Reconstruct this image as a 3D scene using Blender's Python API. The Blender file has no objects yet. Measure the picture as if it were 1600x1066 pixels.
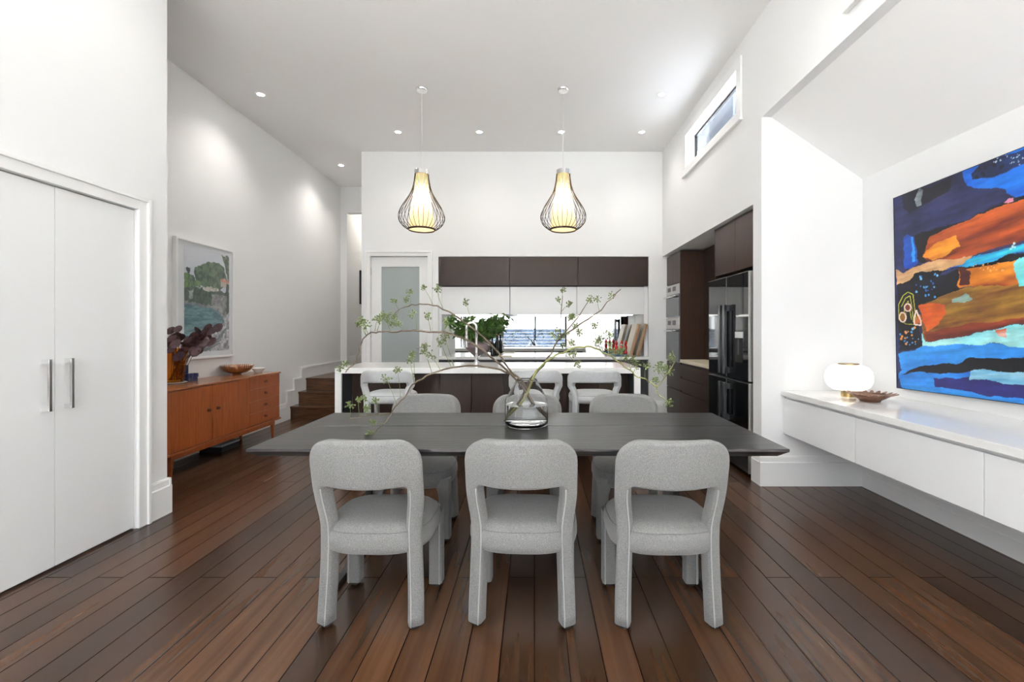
import bpy, bmesh, math, random
import numpy as np
from mathutils import Vector, Matrix
random.seed(7)
S = bpy.context.scene
COL = S.collection
PI = math.pi
# ---------------------------------------------------------------- camera, sky, exposure
F = 700.0; VX, VY, EH = 835.0, 516.0, 1.27          # focal length in px, vanishing point, eye height
cam_d = bpy.data.cameras.new('camera'); cam = bpy.data.objects.new('camera', cam_d); COL.objects.link(cam)
cam.location = (0, 0, EH); cam.rotation_euler = (PI/2, 0, 0)
cam_d.sensor_width = 36; cam_d.lens = 36*F/1600
cam_d.shift_x = -(VX-800)/1600; cam_d.shift_y = (VY-533)/1600
cam_d.clip_start = .05; cam_d.clip_end = 200
S.camera = cam
vs = S.view_settings
vs.view_transform = 'Standard'; vs.look = 'None'; vs.gamma = 1; vs.use_curve_mapping = False
vs.exposure = 0.57
W = bpy.data.worlds.new('sky'); S.world = W; W.use_nodes = True
bg = W.node_tree.nodes['Background']
bg.inputs[0].default_value = (.95, .975, 1.0, 1); bg.inputs[1].default_value = 4.6

def area_light(name, loc, rot, sx, sy, power=0, portal=False, col=(1, 1, 1), parent=None):
    d = bpy.data.lights.new(name, 'AREA'); d.shape = 'RECTANGLE'; d.size = sx; d.size_y = sy
    d.energy = power; d.color = col
    if portal: d.cycles.is_portal = True
    o = bpy.data.objects.new(name, d); COL.objects.link(o); o.location = loc; o.rotation_euler = rot
    if parent: o.parent = parent
    return o
sd = bpy.data.lights.new('sun', 'SUN'); sd.energy = 200; sd.angle = .03; sd.color = (.90, .96, 1)
so = bpy.data.objects.new('sun', sd); COL.objects.link(so); so.rotation_euler = (math.radians(20), 0, 0)   # high sun over the rear garden, added for deck bounce onto the ceiling
XL, XR, YB, ZC = -3.50, 1.855, 6.49, 3.857           # left wall, right wall, back wall, ceiling
XC = -2.55; XC_ = -2.6; YR = -2.5                                            # rear wall behind the viewer
# daylight portals; the side openings are added to brighten the room
area_light('rear_window_daylight', (-.6, YR+.0, 1.6), (PI/2, 0, 0), 3.6, 3.2, portal=True)
area_light('added_side_daylight', (-2.62, .7, 3.43), (0, -PI/2, 0), .5, 2.5, portal=True)
area_light('added_side_daylight', (XC_, -1.83, 1.6), (0, -PI/2, 0), 3.2, 1.1, portal=True)
area_light('added_side_daylight', (2.72, -1.98, 1.2), (0, PI/2, 0), 2.4, .74, portal=True)
area_light('clerestory_daylight', (1.97, 4.77, 3.445), (0, PI/2, 0), .4, 1.38, portal=True)
area_light('clerestory_daylight', (1.97, 1.95, 3.445), (0, PI/2, 0), .4, 1.2, portal=True)

# ---------------------------------------------------------------- helpers
def P(px, py, d):
    return Vector(((px-VX)*d/F, d, EH+(VY-py)*d/F))
def tag(o, label=None, cat=None, group=None, kind=None):
    if label: o['label'] = label
    if cat: o['category'] = cat
    if group: o['group'] = group
    if kind: o['kind'] = kind
    return o
def thing(name, label, cat, loc=(0, 0, 0), rz=0, group=None):
    o = bpy.data.objects.new(name, None); COL.objects.link(o); o.location = loc; o.rotation_euler = (0, 0, rz)
    o.empty_display_size = .1
    return tag(o, label, cat, group)
def wloc(o):
    v = Vector((0, 0, 0))
    while o: v += o.location; o = o.parent
    return v
def obj(name, bm, mat, parent=None, world=False, smooth=False, bevel=0, seg=2, autos=None):
    if world and parent:
        bmesh.ops.translate(bm, vec=-wloc(parent), verts=bm.verts)
    bmesh.ops.recalc_face_normals(bm, faces=bm.faces)
    me = bpy.data.meshes.new(name); bm.to_mesh(me); bm.free()
    me.materials.append(mat)
    if smooth:
        for p in me.polygons: p.use_smooth = True
        if autos: me.set_sharp_from_angle(angle=math.radians(autos))
    o = bpy.data.objects.new(name, me); COL.objects.link(o)
    if parent: o.parent = parent
    if bevel:
        m = o.modifiers.new('bevel', 'BEVEL'); m.width = bevel; m.segments = seg; m.limit_method = 'ANGLE'; m.angle_limit = .6
    return o
def struct(name, bm, mat, **k):
    o = obj(name, bm, mat, **k); o['kind'] = 'structure'; return o
def B(): return bmesh.new()
def box(bm, x0, x1, y0, y1, z0, z1):
    if x0 > x1: x0, x1 = x1, x0
    if y0 > y1: y0, y1 = y1, y0
    if z0 > z1: z0, z1 = z1, z0
    v = [bm.verts.new(c) for c in ((x0,y0,z0),(x1,y0,z0),(x1,y1,z0),(x0,y1,z0),(x0,y0,z1),(x1,y0,z1),(x1,y1,z1),(x0,y1,z1))]
    for f in ((0,3,2,1),(4,5,6,7),(0,1,5,4),(1,2,6,5),(2,3,7,6),(3,0,4,7)): bm.faces.new([v[i] for i in f])
    return bm
def bx(*a): return box(B(), *a)
def prism(bm, pts, axis, a, b):
    """extrude 2D pts along axis ('x','y','z') from a to b"""
    def mk(p, t):
        return (t, p[0], p[1]) if axis == 'x' else ((p[0], t, p[1]) if axis == 'y' else (p[0], p[1], t))
    A = [bm.verts.new(mk(p, a)) for p in pts]; C = [bm.verts.new(mk(p, b)) for p in pts]
    n = len(pts); bm.faces.new(A); bm.faces.new(C[::-1])
    for i in range(n): bm.faces.new((A[i], C[i], C[(i+1) % n], A[(i+1) % n]))
    return bm
def loft(bm, rings, cap=True, closed=True):
    vr = [[bm.verts.new(p) for p in r] for r in rings]
    n = len(rings[0])
    for a, b in zip(vr, vr[1:]):
        for i in range(n if closed else n-1):
            j = (i+1) % n
            bm.faces.new((a[i], a[j], b[j], b[i]))
    if cap:
        bm.faces.new(vr[0][::-1]); bm.faces.new(vr[-1])
    return bm
def lathe(bm, prof, n=32, c=(0, 0, 0), cap=False):
    rings = []
    for r, z in prof:
        rings.append([(c[0]+r*math.cos(2*PI*i/n), c[1]+r*math.sin(2*PI*i/n), c[2]+z) for i in range(n)])
    return loft(bm, rings, cap=cap)
def tube(bm, pts, r, n=8, cap=True):
    pts = [Vector(p) for p in pts]
    rs = r if isinstance(r, (list, tuple)) else [r]*len(pts)
    rings = []; up = None
    for i, p in enumerate(pts):
        t = (pts[min(i+1, len(pts)-1)]-pts[max(i-1, 0)]).normalized()
        if up is None:
            up = Vector((0, 0, 1)) if abs(t.z) < .9 else Vector((0, 1, 0))
        a = t.cross(up).normalized(); up = a.cross(t).normalized()
        rings.append([p+rs[i]*(math.cos(2*PI*k/n)*a+math.sin(2*PI*k/n)*up) for k in range(n)])
    return loft(bm, rings, cap=cap)
def ball(bm, c, r, u=8, v=6, sz=1):
    m = Matrix.Translation(c) @ Matrix.Diagonal((1, 1, sz, 1))
    bmesh.ops.create_uvsphere(bm, u_segments=u, v_segments=v, radius=r, matrix=m)
    return bm
def smooth_path(pts, k=4):
    pts = [Vector(p) for p in pts]; out = []
    for i in range(len(pts)-1):
        p0, p1, p2, p3 = pts[max(i-1, 0)], pts[i], pts[i+1], pts[min(i+2, len(pts)-1)]
        for j in range(k):
            t = j/k
            out.append(.5*((2*p1)+(-p0+p2)*t+(2*p0-5*p1+4*p2-p3)*t*t+(-p0+3*p1-3*p2+p3)*t**3))
    out.append(pts[-1]); return out
def copy_tree(o, parent=None):
    c = o.copy(); COL.objects.link(c)
    if parent: c.parent = parent
    for ch in list(o.children): copy_tree(ch, c)
    return c
# ---------------------------------------------------------------- materials
def mat(name, col, rough=.5, metal=0, spec=.5, coat=0, trans=0, ior=1.45, emit=None, es=0, bump=None, coatr=.05):
    m = bpy.data.materials.new(name); m.use_nodes = True
    nt = m.node_tree; p = nt.nodes['Principled BSDF']
    p.inputs['Base Color'].default_value = (*col, 1); p.inputs['Roughness'].default_value = rough
    p.inputs['Metallic'].default_value = metal; p.inputs['Specular IOR Level'].default_value = spec
    p.inputs['Coat Weight'].default_value = coat; p.inputs['Coat Roughness'].default_value = coatr
    p.inputs['Transmission Weight'].default_value = trans; p.inputs['IOR'].default_value = ior
    if emit: p.inputs['Emission Color'].default_value = (*emit, 1); p.inputs['Emission Strength'].default_value = es
    if bump:                                     # (scale, strength, distance)
        tc = nt.nodes.new('ShaderNodeTexCoord'); nz = nt.nodes.new('ShaderNodeTexNoise'); bp = nt.nodes.new('ShaderNodeBump')
        nz.inputs['Scale'].default_value = bump[0]; nz.inputs['Detail'].default_value = 3
        bp.inputs['Strength'].default_value = bump[1]; bp.inputs['Distance'].default_value = bump[2]
        nt.links.new(tc.outputs['Object'], nz.inputs['Vector']); nt.links.new(nz.outputs['Fac'], bp.inputs['Height'])
        nt.links.new(bp.outputs['Normal'], p.inputs['Normal'])
    return m
def N(m, t): return m.node_tree.nodes.new(t)
def L(m, a, b): m.node_tree.links.new(a, b)
def ramp(m, stops):
    r = N(m, 'ShaderNodeValToRGB'); e = r.color_ramp.elements
    while len(e) < len(stops): e.new(.5)
    for k, (p, c) in enumerate(stops): e[k].position = p; e[k].color = (*c, 1)
    return r
def grain(m, stops, scale=(1, 1, 1), ns=6, detail=6, rough=.6, dist=.5):
    tc = N(m, 'ShaderNodeTexCoord'); mp = N(m, 'ShaderNodeMapping'); nz = N(m, 'ShaderNodeTexNoise')
    mp.inputs['Scale'].default_value = scale; nz.inputs['Scale'].default_value = ns
    nz.inputs['Detail'].default_value = detail; nz.inputs['Roughness'].default_value = rough; nz.inputs['Distortion'].default_value = dist
    L(m, tc.outputs['Object'], mp.inputs['Vector']); L(m, mp.outputs['Vector'], nz.inputs['Vector'])
    r = ramp(m, stops); L(m, nz.outputs['Fac'], r.inputs['Fac'])
    L(m, r.outputs['Color'], m.node_tree.nodes['Principled BSDF'].inputs['Base Color'])
    return nz, r
M = {}
M['wall'] = mat('wall_paint', (.84, .84, .84), .6, spec=.25, bump=(90, .04, .002))
M['ceil'] = mat('ceiling_paint', (.93, .925, .92), .7, spec=.2)
M['trim'] = mat('gloss_trim_paint', (.86, .86, .855), .3)
M['door'] = mat('door_paint', (.84, .845, .85), .35)
M['steel'] = mat('brushed_steel', (.55, .54, .53), .3, metal=1)
M['chrome'] = mat('chrome', (.8, .8, .8), .08, metal=1)
M['brass'] = mat('brass', (.42, .30, .13), .35, metal=1)
M['black'] = mat('black_metal', (.012, .013, .016), .35)
M['rubber'] = mat('black_rubber', (.01, .01, .01), .6)
M['stone'] = mat('white_stone', (.86, .855, .84), .12)
grain(M['stone'], [(.3, (.84, .835, .82)), (.8, (.88, .875, .86))], ns=40, detail=3)
M['brown'] = mat('dark_brown_panel', (.05, .026, .018), .36, spec=.32)
grain(M['brown'], [(.35, (.026, .013, .009)), (.7, (.046, .024, .017))], scale=(30, 30, 1.2), ns=3)
M['bronze'] = mat('bronze_gloss_panel', (.026, .013, .009), .34, spec=.3)
M['whitepanel'] = mat('white_gloss_panel', (.80, .80, .80), .22)
M['cream'] = mat('pale_timber_edge', (.75, .66, .50), .4)
M['greyin'] = mat('charcoal_laminate', (.05, .053, .06), .4)
M['blackglass'] = mat('black_glass', (.006, .007, .008), .04, spec=.8)
M['darkplastic'] = mat('dark_plastic', (.03, .032, .036), .3)
M['oven'] = mat('oven_glass', (.16, .17, .18), .1, metal=.6)
M['mirror'] = mat('mirror_silver', (.86, .88, .88), .01, metal=1)
M['frost'] = mat('frosted_glass', (.36, .40, .40), .35)
M['canvas'] = mat('canvas_edge', (.02, .02, .03), .6)
M['whitecer'] = mat('white_ceramic', (.72, .72, .70), .2)
M['navy'] = mat('navy_wax', (.012, .018, .07), .45)
M['red'] = mat('red_lacquer', (.38, .008, .008), .15, coat=.5)
M['leaf'] = mat('green_leaf', (.05, .14, .025), .4)
grain(M['leaf'], [(.3, (.02, .075, .012)), (.7, (.13, .24, .05))], ns=9)
M['burg'] = mat('burgundy_leaf', (.07, .025, .03), .45)
grain(M['burg'], [(.3, (.035, .012, .016)), (.75, (.14, .07, .08))], ns=11)
M['twig'] = mat('branch_bark', (.17, .12, .07), .7)
grain(M['twig'], [(.3, (.055, .036, .022)), (.7, (.14, .105, .07))], ns=25)
M['stemg'] = mat('green_stem', (.14, .17, .06), .6)
M['berry'] = mat('green_berry', (.13, .165, .06), .6)
M['board'] = mat('chopping_board', (.35, .27, .18), .5)
grain(M['board'], [(.3, (.27, .21, .14)), (.7, (.44, .35, .24))], scale=(20, 20, 1), ns=3)
M['boardedge'] = mat('board_edge', (.40, .16, .05), .5)
M['bottle'] = mat('dark_bottle_glass', (.01, .012, .01), .08)
M['book'] = mat('blue_book_cover', (.05, .09, .17), .5)
M['smoke'] = mat('smoky_glass', (.25, .19, .20), .12, spec=.6)
M['bowlwood'] = mat('bowl_wood', (.27, .10, .035), .35)
M['bowlbrown'] = mat('bronze_dish', (.20, .10, .06), .35, metal=.35)
M['greybox'] = mat('grey_card', (.42, .45, .48), .6)
M['decking'] = mat('deck_boards', (.62, .60, .56), .7)
M['fence'] = mat('blue_grey_fence', (.014, .020, .032), .8, spec=.1)
M['treeout'] = mat('outdoor_leaves', (.05, .06, .05), .8)
M['roofout'] = mat('neighbour_wall', (.10, .11, .13), .8)

# floor boards
m = M['floor'] = mat('dark_hardwood_floor', (.06, .03, .02), .2, spec=.5)
tc = N(m, 'ShaderNodeTexCoord'); sep = N(m, 'ShaderNodeSeparateXYZ'); cmb = N(m, 'ShaderNodeCombineXYZ')
L(m, tc.outputs['Object'], sep.inputs[0]); L(m, sep.outputs['Y'], cmb.inputs['X']); L(m, sep.outputs['X'], cmb.inputs['Y'])
br = N(m, 'ShaderNodeTexBrick'); L(m, cmb.outputs[0], br.inputs['Vector'])
br.inputs['Scale'].default_value = 1; br.inputs['Brick Width'].default_value = 2.3; br.inputs['Row Height'].default_value = .132
br.inputs['Mortar Size'].default_value = .0026; br.inputs['Mortar Smooth'].default_value = .3; br.offset = .37; br.offset_frequency = 2
br.inputs['Color1'].default_value = (0, 0, 0, 1); br.inputs['Color2'].default_value = (1, 1, 1, 1); br.inputs['Mortar'].default_value = (.5, .5, .5, 1)
mp = N(m, 'ShaderNodeMapping'); mp.inputs['Scale'].default_value = (11, .4, 1); L(m, tc.outputs['Object'], mp.inputs['Vector'])
off = N(m, 'ShaderNodeVectorMath'); off.operation = 'MULTIPLY_ADD'; off.inputs[1].default_value = (7, 7, 7)
L(m, br.outputs['Color'], off.inputs[0]); L(m, mp.outputs['Vector'], off.inputs[2])
nz = N(m, 'ShaderNodeTexNoise'); nz.inputs['Scale'].default_value = 2.2; nz.inputs['Detail'].default_value = 8; nz.inputs['Roughness'].default_value = .52
L(m, off.outputs[0], nz.inputs['Vector'])
rp = ramp(m, [(.25, (.034, .0155, .008)), (.5, (.052, .0245, .0125)), (.8, (.072, .036, .019))]); L(m, nz.outputs['Fac'], rp.inputs['Fac'])
rb = ramp(m, [(0, (.55, .54, .54)), (1, (1.55, 1.46, 1.36))]); L(m, br.outputs['Color'], rb.inputs['Fac'])
mx = N(m, 'ShaderNodeMix'); mx.data_type = 'RGBA'; mx.blend_type = 'MULTIPLY'; mx.inputs[0].default_value = 1
L(m, rp.outputs['Color'], mx.inputs[6]); L(m, rb.outputs['Color'], mx.inputs[7])
mx2 = N(m, 'ShaderNodeMix'); mx2.data_type = 'RGBA'; mx2.inputs[7].default_value = (.004, .002, .0015, 1)
L(m, br.outputs['Fac'], mx2.inputs[0]); L(m, mx.outputs[2], mx2.inputs[6])
pb = m.node_tree.nodes['Principled BSDF']; L(m, mx2.outputs[2], pb.inputs['Base Color'])
rr = N(m, 'ShaderNodeMapRange'); rr.inputs['To Min'].default_value = .2; rr.inputs['To Max'].default_value = .3
L(m, nz.outputs['Fac'], rr.inputs['Value'])
mr = N(m, 'ShaderNodeMix'); mr.inputs[3].default_value = .9; L(m, br.outputs['Fac'], mr.inputs[0]); L(m, rr.outputs[0], mr.inputs[2]); L(m, mr.outputs[0], pb.inputs['Roughness'])
ms = N(m, 'ShaderNodeMix'); ms.inputs[2].default_value = .5; ms.inputs[3].default_value = 0; L(m, br.outputs['Fac'], ms.inputs[0]); L(m, ms.outputs[0], pb.inputs['Specular IOR Level'])
bp = N(m, 'ShaderNodeBump'); bp.inputs['Strength'].default_value = .25; bp.inputs['Distance'].default_value = .002; bp.invert = True
L(m, br.outputs['Fac'], bp.inputs['Height']); L(m, bp.outputs['Normal'], pb.inputs['Normal'])

M['stepwood'] = mat('step_wood', (.06, .03, .02), .25)
grain(M['stepwood'], [(.3, (.035, .015, .008)), (.7, (.12, .055, .025))], scale=(1.5, 25, 25), ns=2.5)
M['teak'] = mat('teak_veneer', (.3, .1, .03), .28)
grain(M['teak'], [(.25, (.16, .036, .009)), (.5, (.26, .062, .015)), (.8, (.38, .105, .028))], scale=(14, 14, .8), ns=3.5, dist=1.2)
M['teaktop'] = mat('teak_top', (.3, .1, .03), .22)
grain(M['teaktop'], [(.3, (.22, .075, .028)), (.75, (.38, .15, .06))], scale=(14, .9, 14), ns=3)
M['teakdark'] = mat('teak_dark', (.10, .03, .012), .35)
m = M['tabletop'] = mat('charcoal_oak', (.035, .036, .038), .3)
nz, r = grain(m, [(.36, (.004, .004, .005)), (.5, (.020, .020, .021)), (.68, (.095, .092, .088))], scale=(.8, 30, 30), ns=3, detail=8, rough=.65)
bp = N(m, 'ShaderNodeBump'); bp.inputs['Strength'].default_value = .35; bp.inputs['Distance'].default_value = .002
L(m, nz.outputs['Fac'], bp.inputs['Height']); L(m, bp.outputs['Normal'], m.node_tree.nodes['Principled BSDF'].inputs['Normal'])

def fabric(name, c0, c1, sc=420):
    m = mat(name, c0, .9, spec=.15)
    nz, r = grain(m, [(.35, c0), (.65, c1)], ns=sc, detail=2, rough=.5, dist=0)
    m.node_tree.nodes['Principled BSDF'].inputs['Sheen Weight'].default_value = .25
    bp = N(m, 'ShaderNodeBump'); bp.inputs['Strength'].default_value = .5; bp.inputs['Distance'].default_value = .0015
    L(m, nz.outputs['Fac'], bp.inputs['Height']); L(m, bp.outputs['Normal'], m.node_tree.nodes['Principled BSDF'].inputs['Normal'])
    return m
M['fabric'] = fabric('grey_woven_fabric', (.135, .134, .132), (.27, .268, .264))
M['fabricl'] = fabric('pale_grey_boucle', (.38, .39, .40), (.60, .61, .62), 300)
M['piping'] = mat('light_piping', (.38, .38, .376), .8)

def glass_thin(name, tint=(.985, .99, .99)):
    m = bpy.data.materials.new(name); m.use_nodes = True; nt = m.node_tree; nt.nodes.clear()
    o = nt.nodes.new('ShaderNodeOutputMaterial'); t = nt.nodes.new('ShaderNodeBsdfTransparent'); g = nt.nodes.new('ShaderNodeBsdfGlossy')
    f = nt.nodes.new('ShaderNodeLayerWeight'); x = nt.nodes.new('ShaderNodeMixShader')
    pw = nt.nodes.new('ShaderNodeMath'); pw.operation = 'POWER'; pw.inputs[1].default_value = 5
    ma = nt.nodes.new('ShaderNodeMath'); ma.operation = 'MULTIPLY_ADD'; ma.inputs[1].default_value = .9; ma.inputs[2].default_value = .035
    t.inputs[0].default_value = (*tint, 1); g.inputs['Roughness'].default_value = .01; f.inputs[0].default_value = .5
    nt.links.new(f.outputs['Facing'], pw.inputs[0]); nt.links.new(pw.outputs[0], ma.inputs[0]); nt.links.new(ma.outputs[0], x.inputs[0]); nt.links.new(t.outputs[0], x.inputs[1]); nt.links.new(g.outputs[0], x.inputs[2]); nt.links.new(x.outputs[0], o.inputs[0])
    return m
M['pane'] = glass_thin('window_glass')
M['amber'] = glass_thin('amber_glass', (.98, .72, .28))
M['glass'] = mat('clear_glass', (.99, .995, .995), .0, trans=1, ior=1.25)
M['water'] = mat('water', (.97, .99, 1), .0, trans=1, ior=1.33)
def shade_mat(name, col, tr=.75):
    m = bpy.data.materials.new(name); m.use_nodes = True; nt = m.node_tree; nt.nodes.clear()
    o = nt.nodes.new('ShaderNodeOutputMaterial'); d = nt.nodes.new('ShaderNodeBsdfDiffuse'); t = nt.nodes.new('ShaderNodeBsdfTranslucent')
    x = nt.nodes.new('ShaderNodeMixShader'); x.inputs[0].default_value = tr
    d.inputs[0].default_value = (*col, 1); t.inputs[0].default_value = (*col, 1)
    nt.links.new(d.outputs[0], x.inputs[1]); nt.links.new(t.outputs[0], x.inputs[2]); nt.links.new(x.outputs[0], o.inputs[0])
    return m
M['shade'] = shade_mat('warm_fabric_shade', (.95, .86, .66), .7)
M['opal'] = mat('lit_opal_glass', (.9, .88, .84), .3, emit=(1, .95, .87), es=.75)
M['lens'] = mat('lit_downlight_lens', (1, 1, 1), .5, emit=(1, .97, .92), es=60)
def vcol_mat(name, rough):
    m = mat(name, (1, 1, 1), rough); a = N(m, 'ShaderNodeVertexColor'); a.layer_name = 'Col'
    L(m, a.outputs['Color'], m.node_tree.nodes['Principled BSDF'].inputs['Base Color']); return m

# ---------------------------------------------------------------- shell
YN = 3.66; XN = 2.68            # niche far end, niche side wall
YF0, YF1 = 3.80, YB             # kitchen recess in the right wall
XF = 2.56
struct('floor', box(bx(-3.75, 2.9, -.8, 7.3, -.1, 0), XC-.1, 2.8, YR-.2, -.8, -.1, 0), M['floor'])
bm = B(); box(bm, -3.75, 2.02, 2.0, 8.12, ZC, ZC+.12); box(bm, XC-.15, 2.02, YR-.2, 2.0, ZC, ZC+.12)
struct('ceiling', bm, M['ceil'])
# back wall with pantry door opening and kitchen recess
XD0, XD1, ZD = -2.375, -1.546, 2.34
XK0, XK1, ZK = -1.391, 1.652, 2.337
YM = 7.09
bm = B()
box(bm, -2.505, XD0, YB, YM+.1, 0, ZC); box(bm, XD0, XD1, YB, YM+.1, ZD, ZC); box(bm, XD0, XD1, YB+.12, YM+.1, 0, ZD)
box(bm, XD1, XK0, YB, YM+.1, 0, ZC); box(bm, XK0, XK1, YB, YM+.1, ZK, ZC); box(bm, XK1, 2.68, YB, YM+.1, 0, ZC)
box(bm, XK0, XK1, YM+.012, YM+.1, 0, ZK)
struct('wall_back', bm, M['wall'])
# left wall, and the corridor beyond
bm = B(); box(bm, XL-.12, XL, YN-.55, 8.12, -.0, ZC)
struct('wall_left', bm, M['wall'])
bm = B(); box(bm, XL, -3.385, 8.09, 8.22, .54, ZC); box(bm, -3.385, -2.3, 8.09, 8.22, 3.39, ZC)
struct('trim_1', bm, M['wall'])
bm = B(); box(bm, -3.55, -3.42, 8.22, 12, .5, 3.7); box(bm, -3.6, -1.5, 11.9, 12.05, .5, 3.7); box(bm, -2.3, -2.2, 8.0, 12, .5, 3.86)
struct('wall_corridor', bm, M['wall'])
struct('ceiling_corridor', bx(-3.6, -2.2, 8.2, 12, 3.6, 3.7), M['ceil'])
bm = B(); box(bm, -2.505, -2.3, YM+.1, 8.12, .5, ZC); struct('wall_hall_side', bm, M['wall'])
# cupboard wall on the left (solid block)

DZ = 2.04
bm = B(); box(bm, -3.75, XC, 2.865, 3.11, 0, ZC); box(bm, -3.75, XC, .96, 2.0, DZ, 3.15); box(bm, -3.75, XC, 2.0, 2.865, DZ, ZC); box(bm, -3.75, XC, -.8, .96, 0, 3.15); box(bm, XC-.12, XC, -.8, 2.0, 3.7, ZC); box(bm, XC-.12, XC, -.8, -.6, 3.15, 3.7); box(bm, XC-.12, XC, YR, -.8, 3.2, ZC); box(bm, XC-.12, XC, -1.25, -.8, 0, 3.2); box(bm, XC-.12, XC, YR, YR+.1, 0, 3.2)
box(bm, -3.75, -3.2, .96, 2.865, 0, DZ)
struct('wall_cupboard', bm, M['wall'])
# right wall : above kitchen recess, pillar, header over niche, two clerestory openings
wy = [(4.08, 5.46), (1.24, 2.56)]; wz0, wz1 = 3.25, 3.64
bm = B(); T = .13
box(bm, XR, XF+.12, YF0, YB, ZK+.0, ZK+.1); box(bm, XR, XR+T, YF0, YB, ZK+.1, wz0)
box(bm, XR, XR+T, 5.46, YB, wz0, wz1); box(bm, XR, XR+T, 2.56, 4.08, wz0, wz1)
box(bm, XR, XR+T, YR, 1.24, wz0, wz1); box(bm, XR, XR+T, YR, YB, wz1, ZC)
box(bm, XR, XR+.085, YR, YN, 3.01, wz0); box(bm, XR, XR+T, YN, YF0, 3.01, wz0)
box(bm, XR, XN+.12, YN, YF0, 0, 3.01)                     # pillar between niche and fridge
box(bm, XF, XF+.12, YF0, YB, 0, ZK)
struct('wall_right', bm, M['wall'])
bm = B(); box(bm, XN, XN+.12, -1.6, YN, 0, 2.6); box(bm, XN, XN+.12, YR, -1.6, 2.4, 2.6); box(bm, XN, XN+.12, YR, -2.36, 0, 2.4); struct('wall_niche', bm, M['wall'])  # near gap is an unseen opening added to light the left side
bm = prism(B(), [(XR+.08, 3.01), (XN+.02, 2.49), (XN+.02, 2.62), (XR+.08, 3.14)], 'y', YR, YN)
struct('ceiling_niche', bm, M['ceil'])
# rear wall with the big glazed opening
bm = B(); box(bm, XC-.12, -2.4, YR-.15, YR, 0, ZC); box(bm, -2.4, 1.2, YR-.15, YR, 3.2, ZC); box(bm, 1.2, 2.8, YR-.15, YR, 0, ZC)
struct('wall_rear', bm, M['wall'])
bm = B()
for x in (-2.4, -1.2, 0, 1.14): box(bm, x, x+.06, YR-.1, YR-.04, .0, 3.2)
for z in (.0, 3.14): box(bm, -2.4, 1.2, YR-.1, YR-.04, z, z+.06)
w = struct('window_3', bm, M['black'])
obj('pane', bx(-2.34, 1.14, YR-.075, YR-.07, .06, 3.14), M['pane'], w)
bm = B()
for y in (YR+.1, -1.85, -1.31): box(bm, XC-.09, XC-.03, y, y+.06, 0, 3.2)
for z in (0, 3.14): box(bm, XC-.09, XC-.03, YR+.1, -1.25, z, z+.06)
w5 = bm5 = B()
for y in (-.6, .68, 1.96): box(bm5, XC-.09, XC-.05, y, y+.04, 3.15, 3.7)
for z in (3.15, 3.66): box(bm5, XC-.09, XC-.05, -.6, 2.0, z, z+.04)
w5 = struct('window_5', bm5, M['black']); obj('pane', bx(XC-.07, XC-.065, -.56, 1.96, 3.19, 3.66), M['pane'], w5)  # high window out of view, added to brighten the ceiling
w = struct('window_4', bm, M['black']); obj('pane', bx(XC-.065, XC-.06, YR+.16, -1.31, .06, 3.14), M['pane'], w)  # side window behind the camera, added to light niche and right wall
# mouldings -------------------------------------------------
def base_prof(t=.02, h=.245):
    return [(0, 0), (t, 0), (t, h-.055), (t-.005, h-.048), (t-.006, h-.012), (t-.010, h), (0, h)]
def base_run(bm, axis, fixed, sgn, a, b, h=.245):
    pr = base_prof(h=h)
    if axis == 'y':      # runs along y on plane x=fixed, protruding sgn in x
        prism(bm, [(fixed+sgn*u, v) for u, v in pr], 'y', a, b)
    else:
        prism(bm, [(fixed+sgn*u, v) for u, v in pr], 'x', a, b)
    return bm
struct('baseboard_left', base_run(B(), 'y', XL, 1, 3.12, 6.28), M['trim'])
# stepped board following the stairs
pts = [(6.28, 0), (6.40, 0), (6.40, .18), (6.62, .18), (6.62, .36), (6.84, .36), (6.84, .54), (8.09, .54), (8.09, .72),
       (6.685, .72), (6.685, .565), (6.49, .565), (6.49, .405), (6.30, .405), (6.30, .245), (6.28, .245)]
bm = prism(B(), pts, 'x', XL, XL+.018)
cap = [(6.28, .215), (6.33, .215), (6.33, .375), (6.52, .375), (6.52, .535), (6.715, .535), (6.715, .69), (8.09, .69), (8.09, .72),
       (6.685, .72), (6.685, .565), (6.49, .565), (6.49, .405), (6.30, .405), (6.30, .245), (6.28, .245)]
prism(bm, cap, 'x', XL+.018, XL+.027)
struct('baseboard_stairs', bm, M['trim'], bevel=.003)
bm = B(); base_run(bm, 'y', XC, 1, 2.945, 3.11); base_run(bm, 'x', 3.11, 1, -3.4, XC+.02)
struct('baseboard_cupboard', bm, M['trim'])
bm = B(); base_run(bm, 'y', XR, -1, YN, YF0-.005); base_run(bm, 'x', YN, -1, XR-.02, XN)
struct('baseboard_right', bm, M['trim'])
struct('baseboard_niche', base_run(B(), 'y', XN, -1, -1.6, YN, .16), M['trim'])
bm = B(); base_run(bm, 'x', YB, -1, XK1, XR); base_run(bm, 'x', YB, -1, -2.5, XD0-.08)
struct('baseboard_back', bm, M['trim'])
bm = B(); base_run(bm, 'y', -3.42, 1, 8.22, 11.9)
bmesh.ops.translate(bm, vec=(0, 0, .54), verts=bm.verts)
struct('baseboard_corridor', bm, M['trim'])
# stairs
stair = thing('staircase', 'three dark timber steps rising beside the left wall', 'stairs', (-3.0, 6.4, 0))
for i in range(3):
    y0 = 6.40+.22*i; y1 = 7.06 if i < 2 else 7.3
    stp = obj('step', bx(XL, -2.505, y0, y1, .18*i, .18*(i+1)-.03), M['stepwood'], stair, world=True)
    obj('tread', bx(XL, -2.505, y0-.018, y1, .18*(i+1)-.03, .18*(i+1)), M['stepwood'], stp, world=True, bevel=.006)
struct('floor_corridor', bx(XL-.05, -2.2, 7.3, 12, .3, .54), M['stepwood'])

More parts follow.
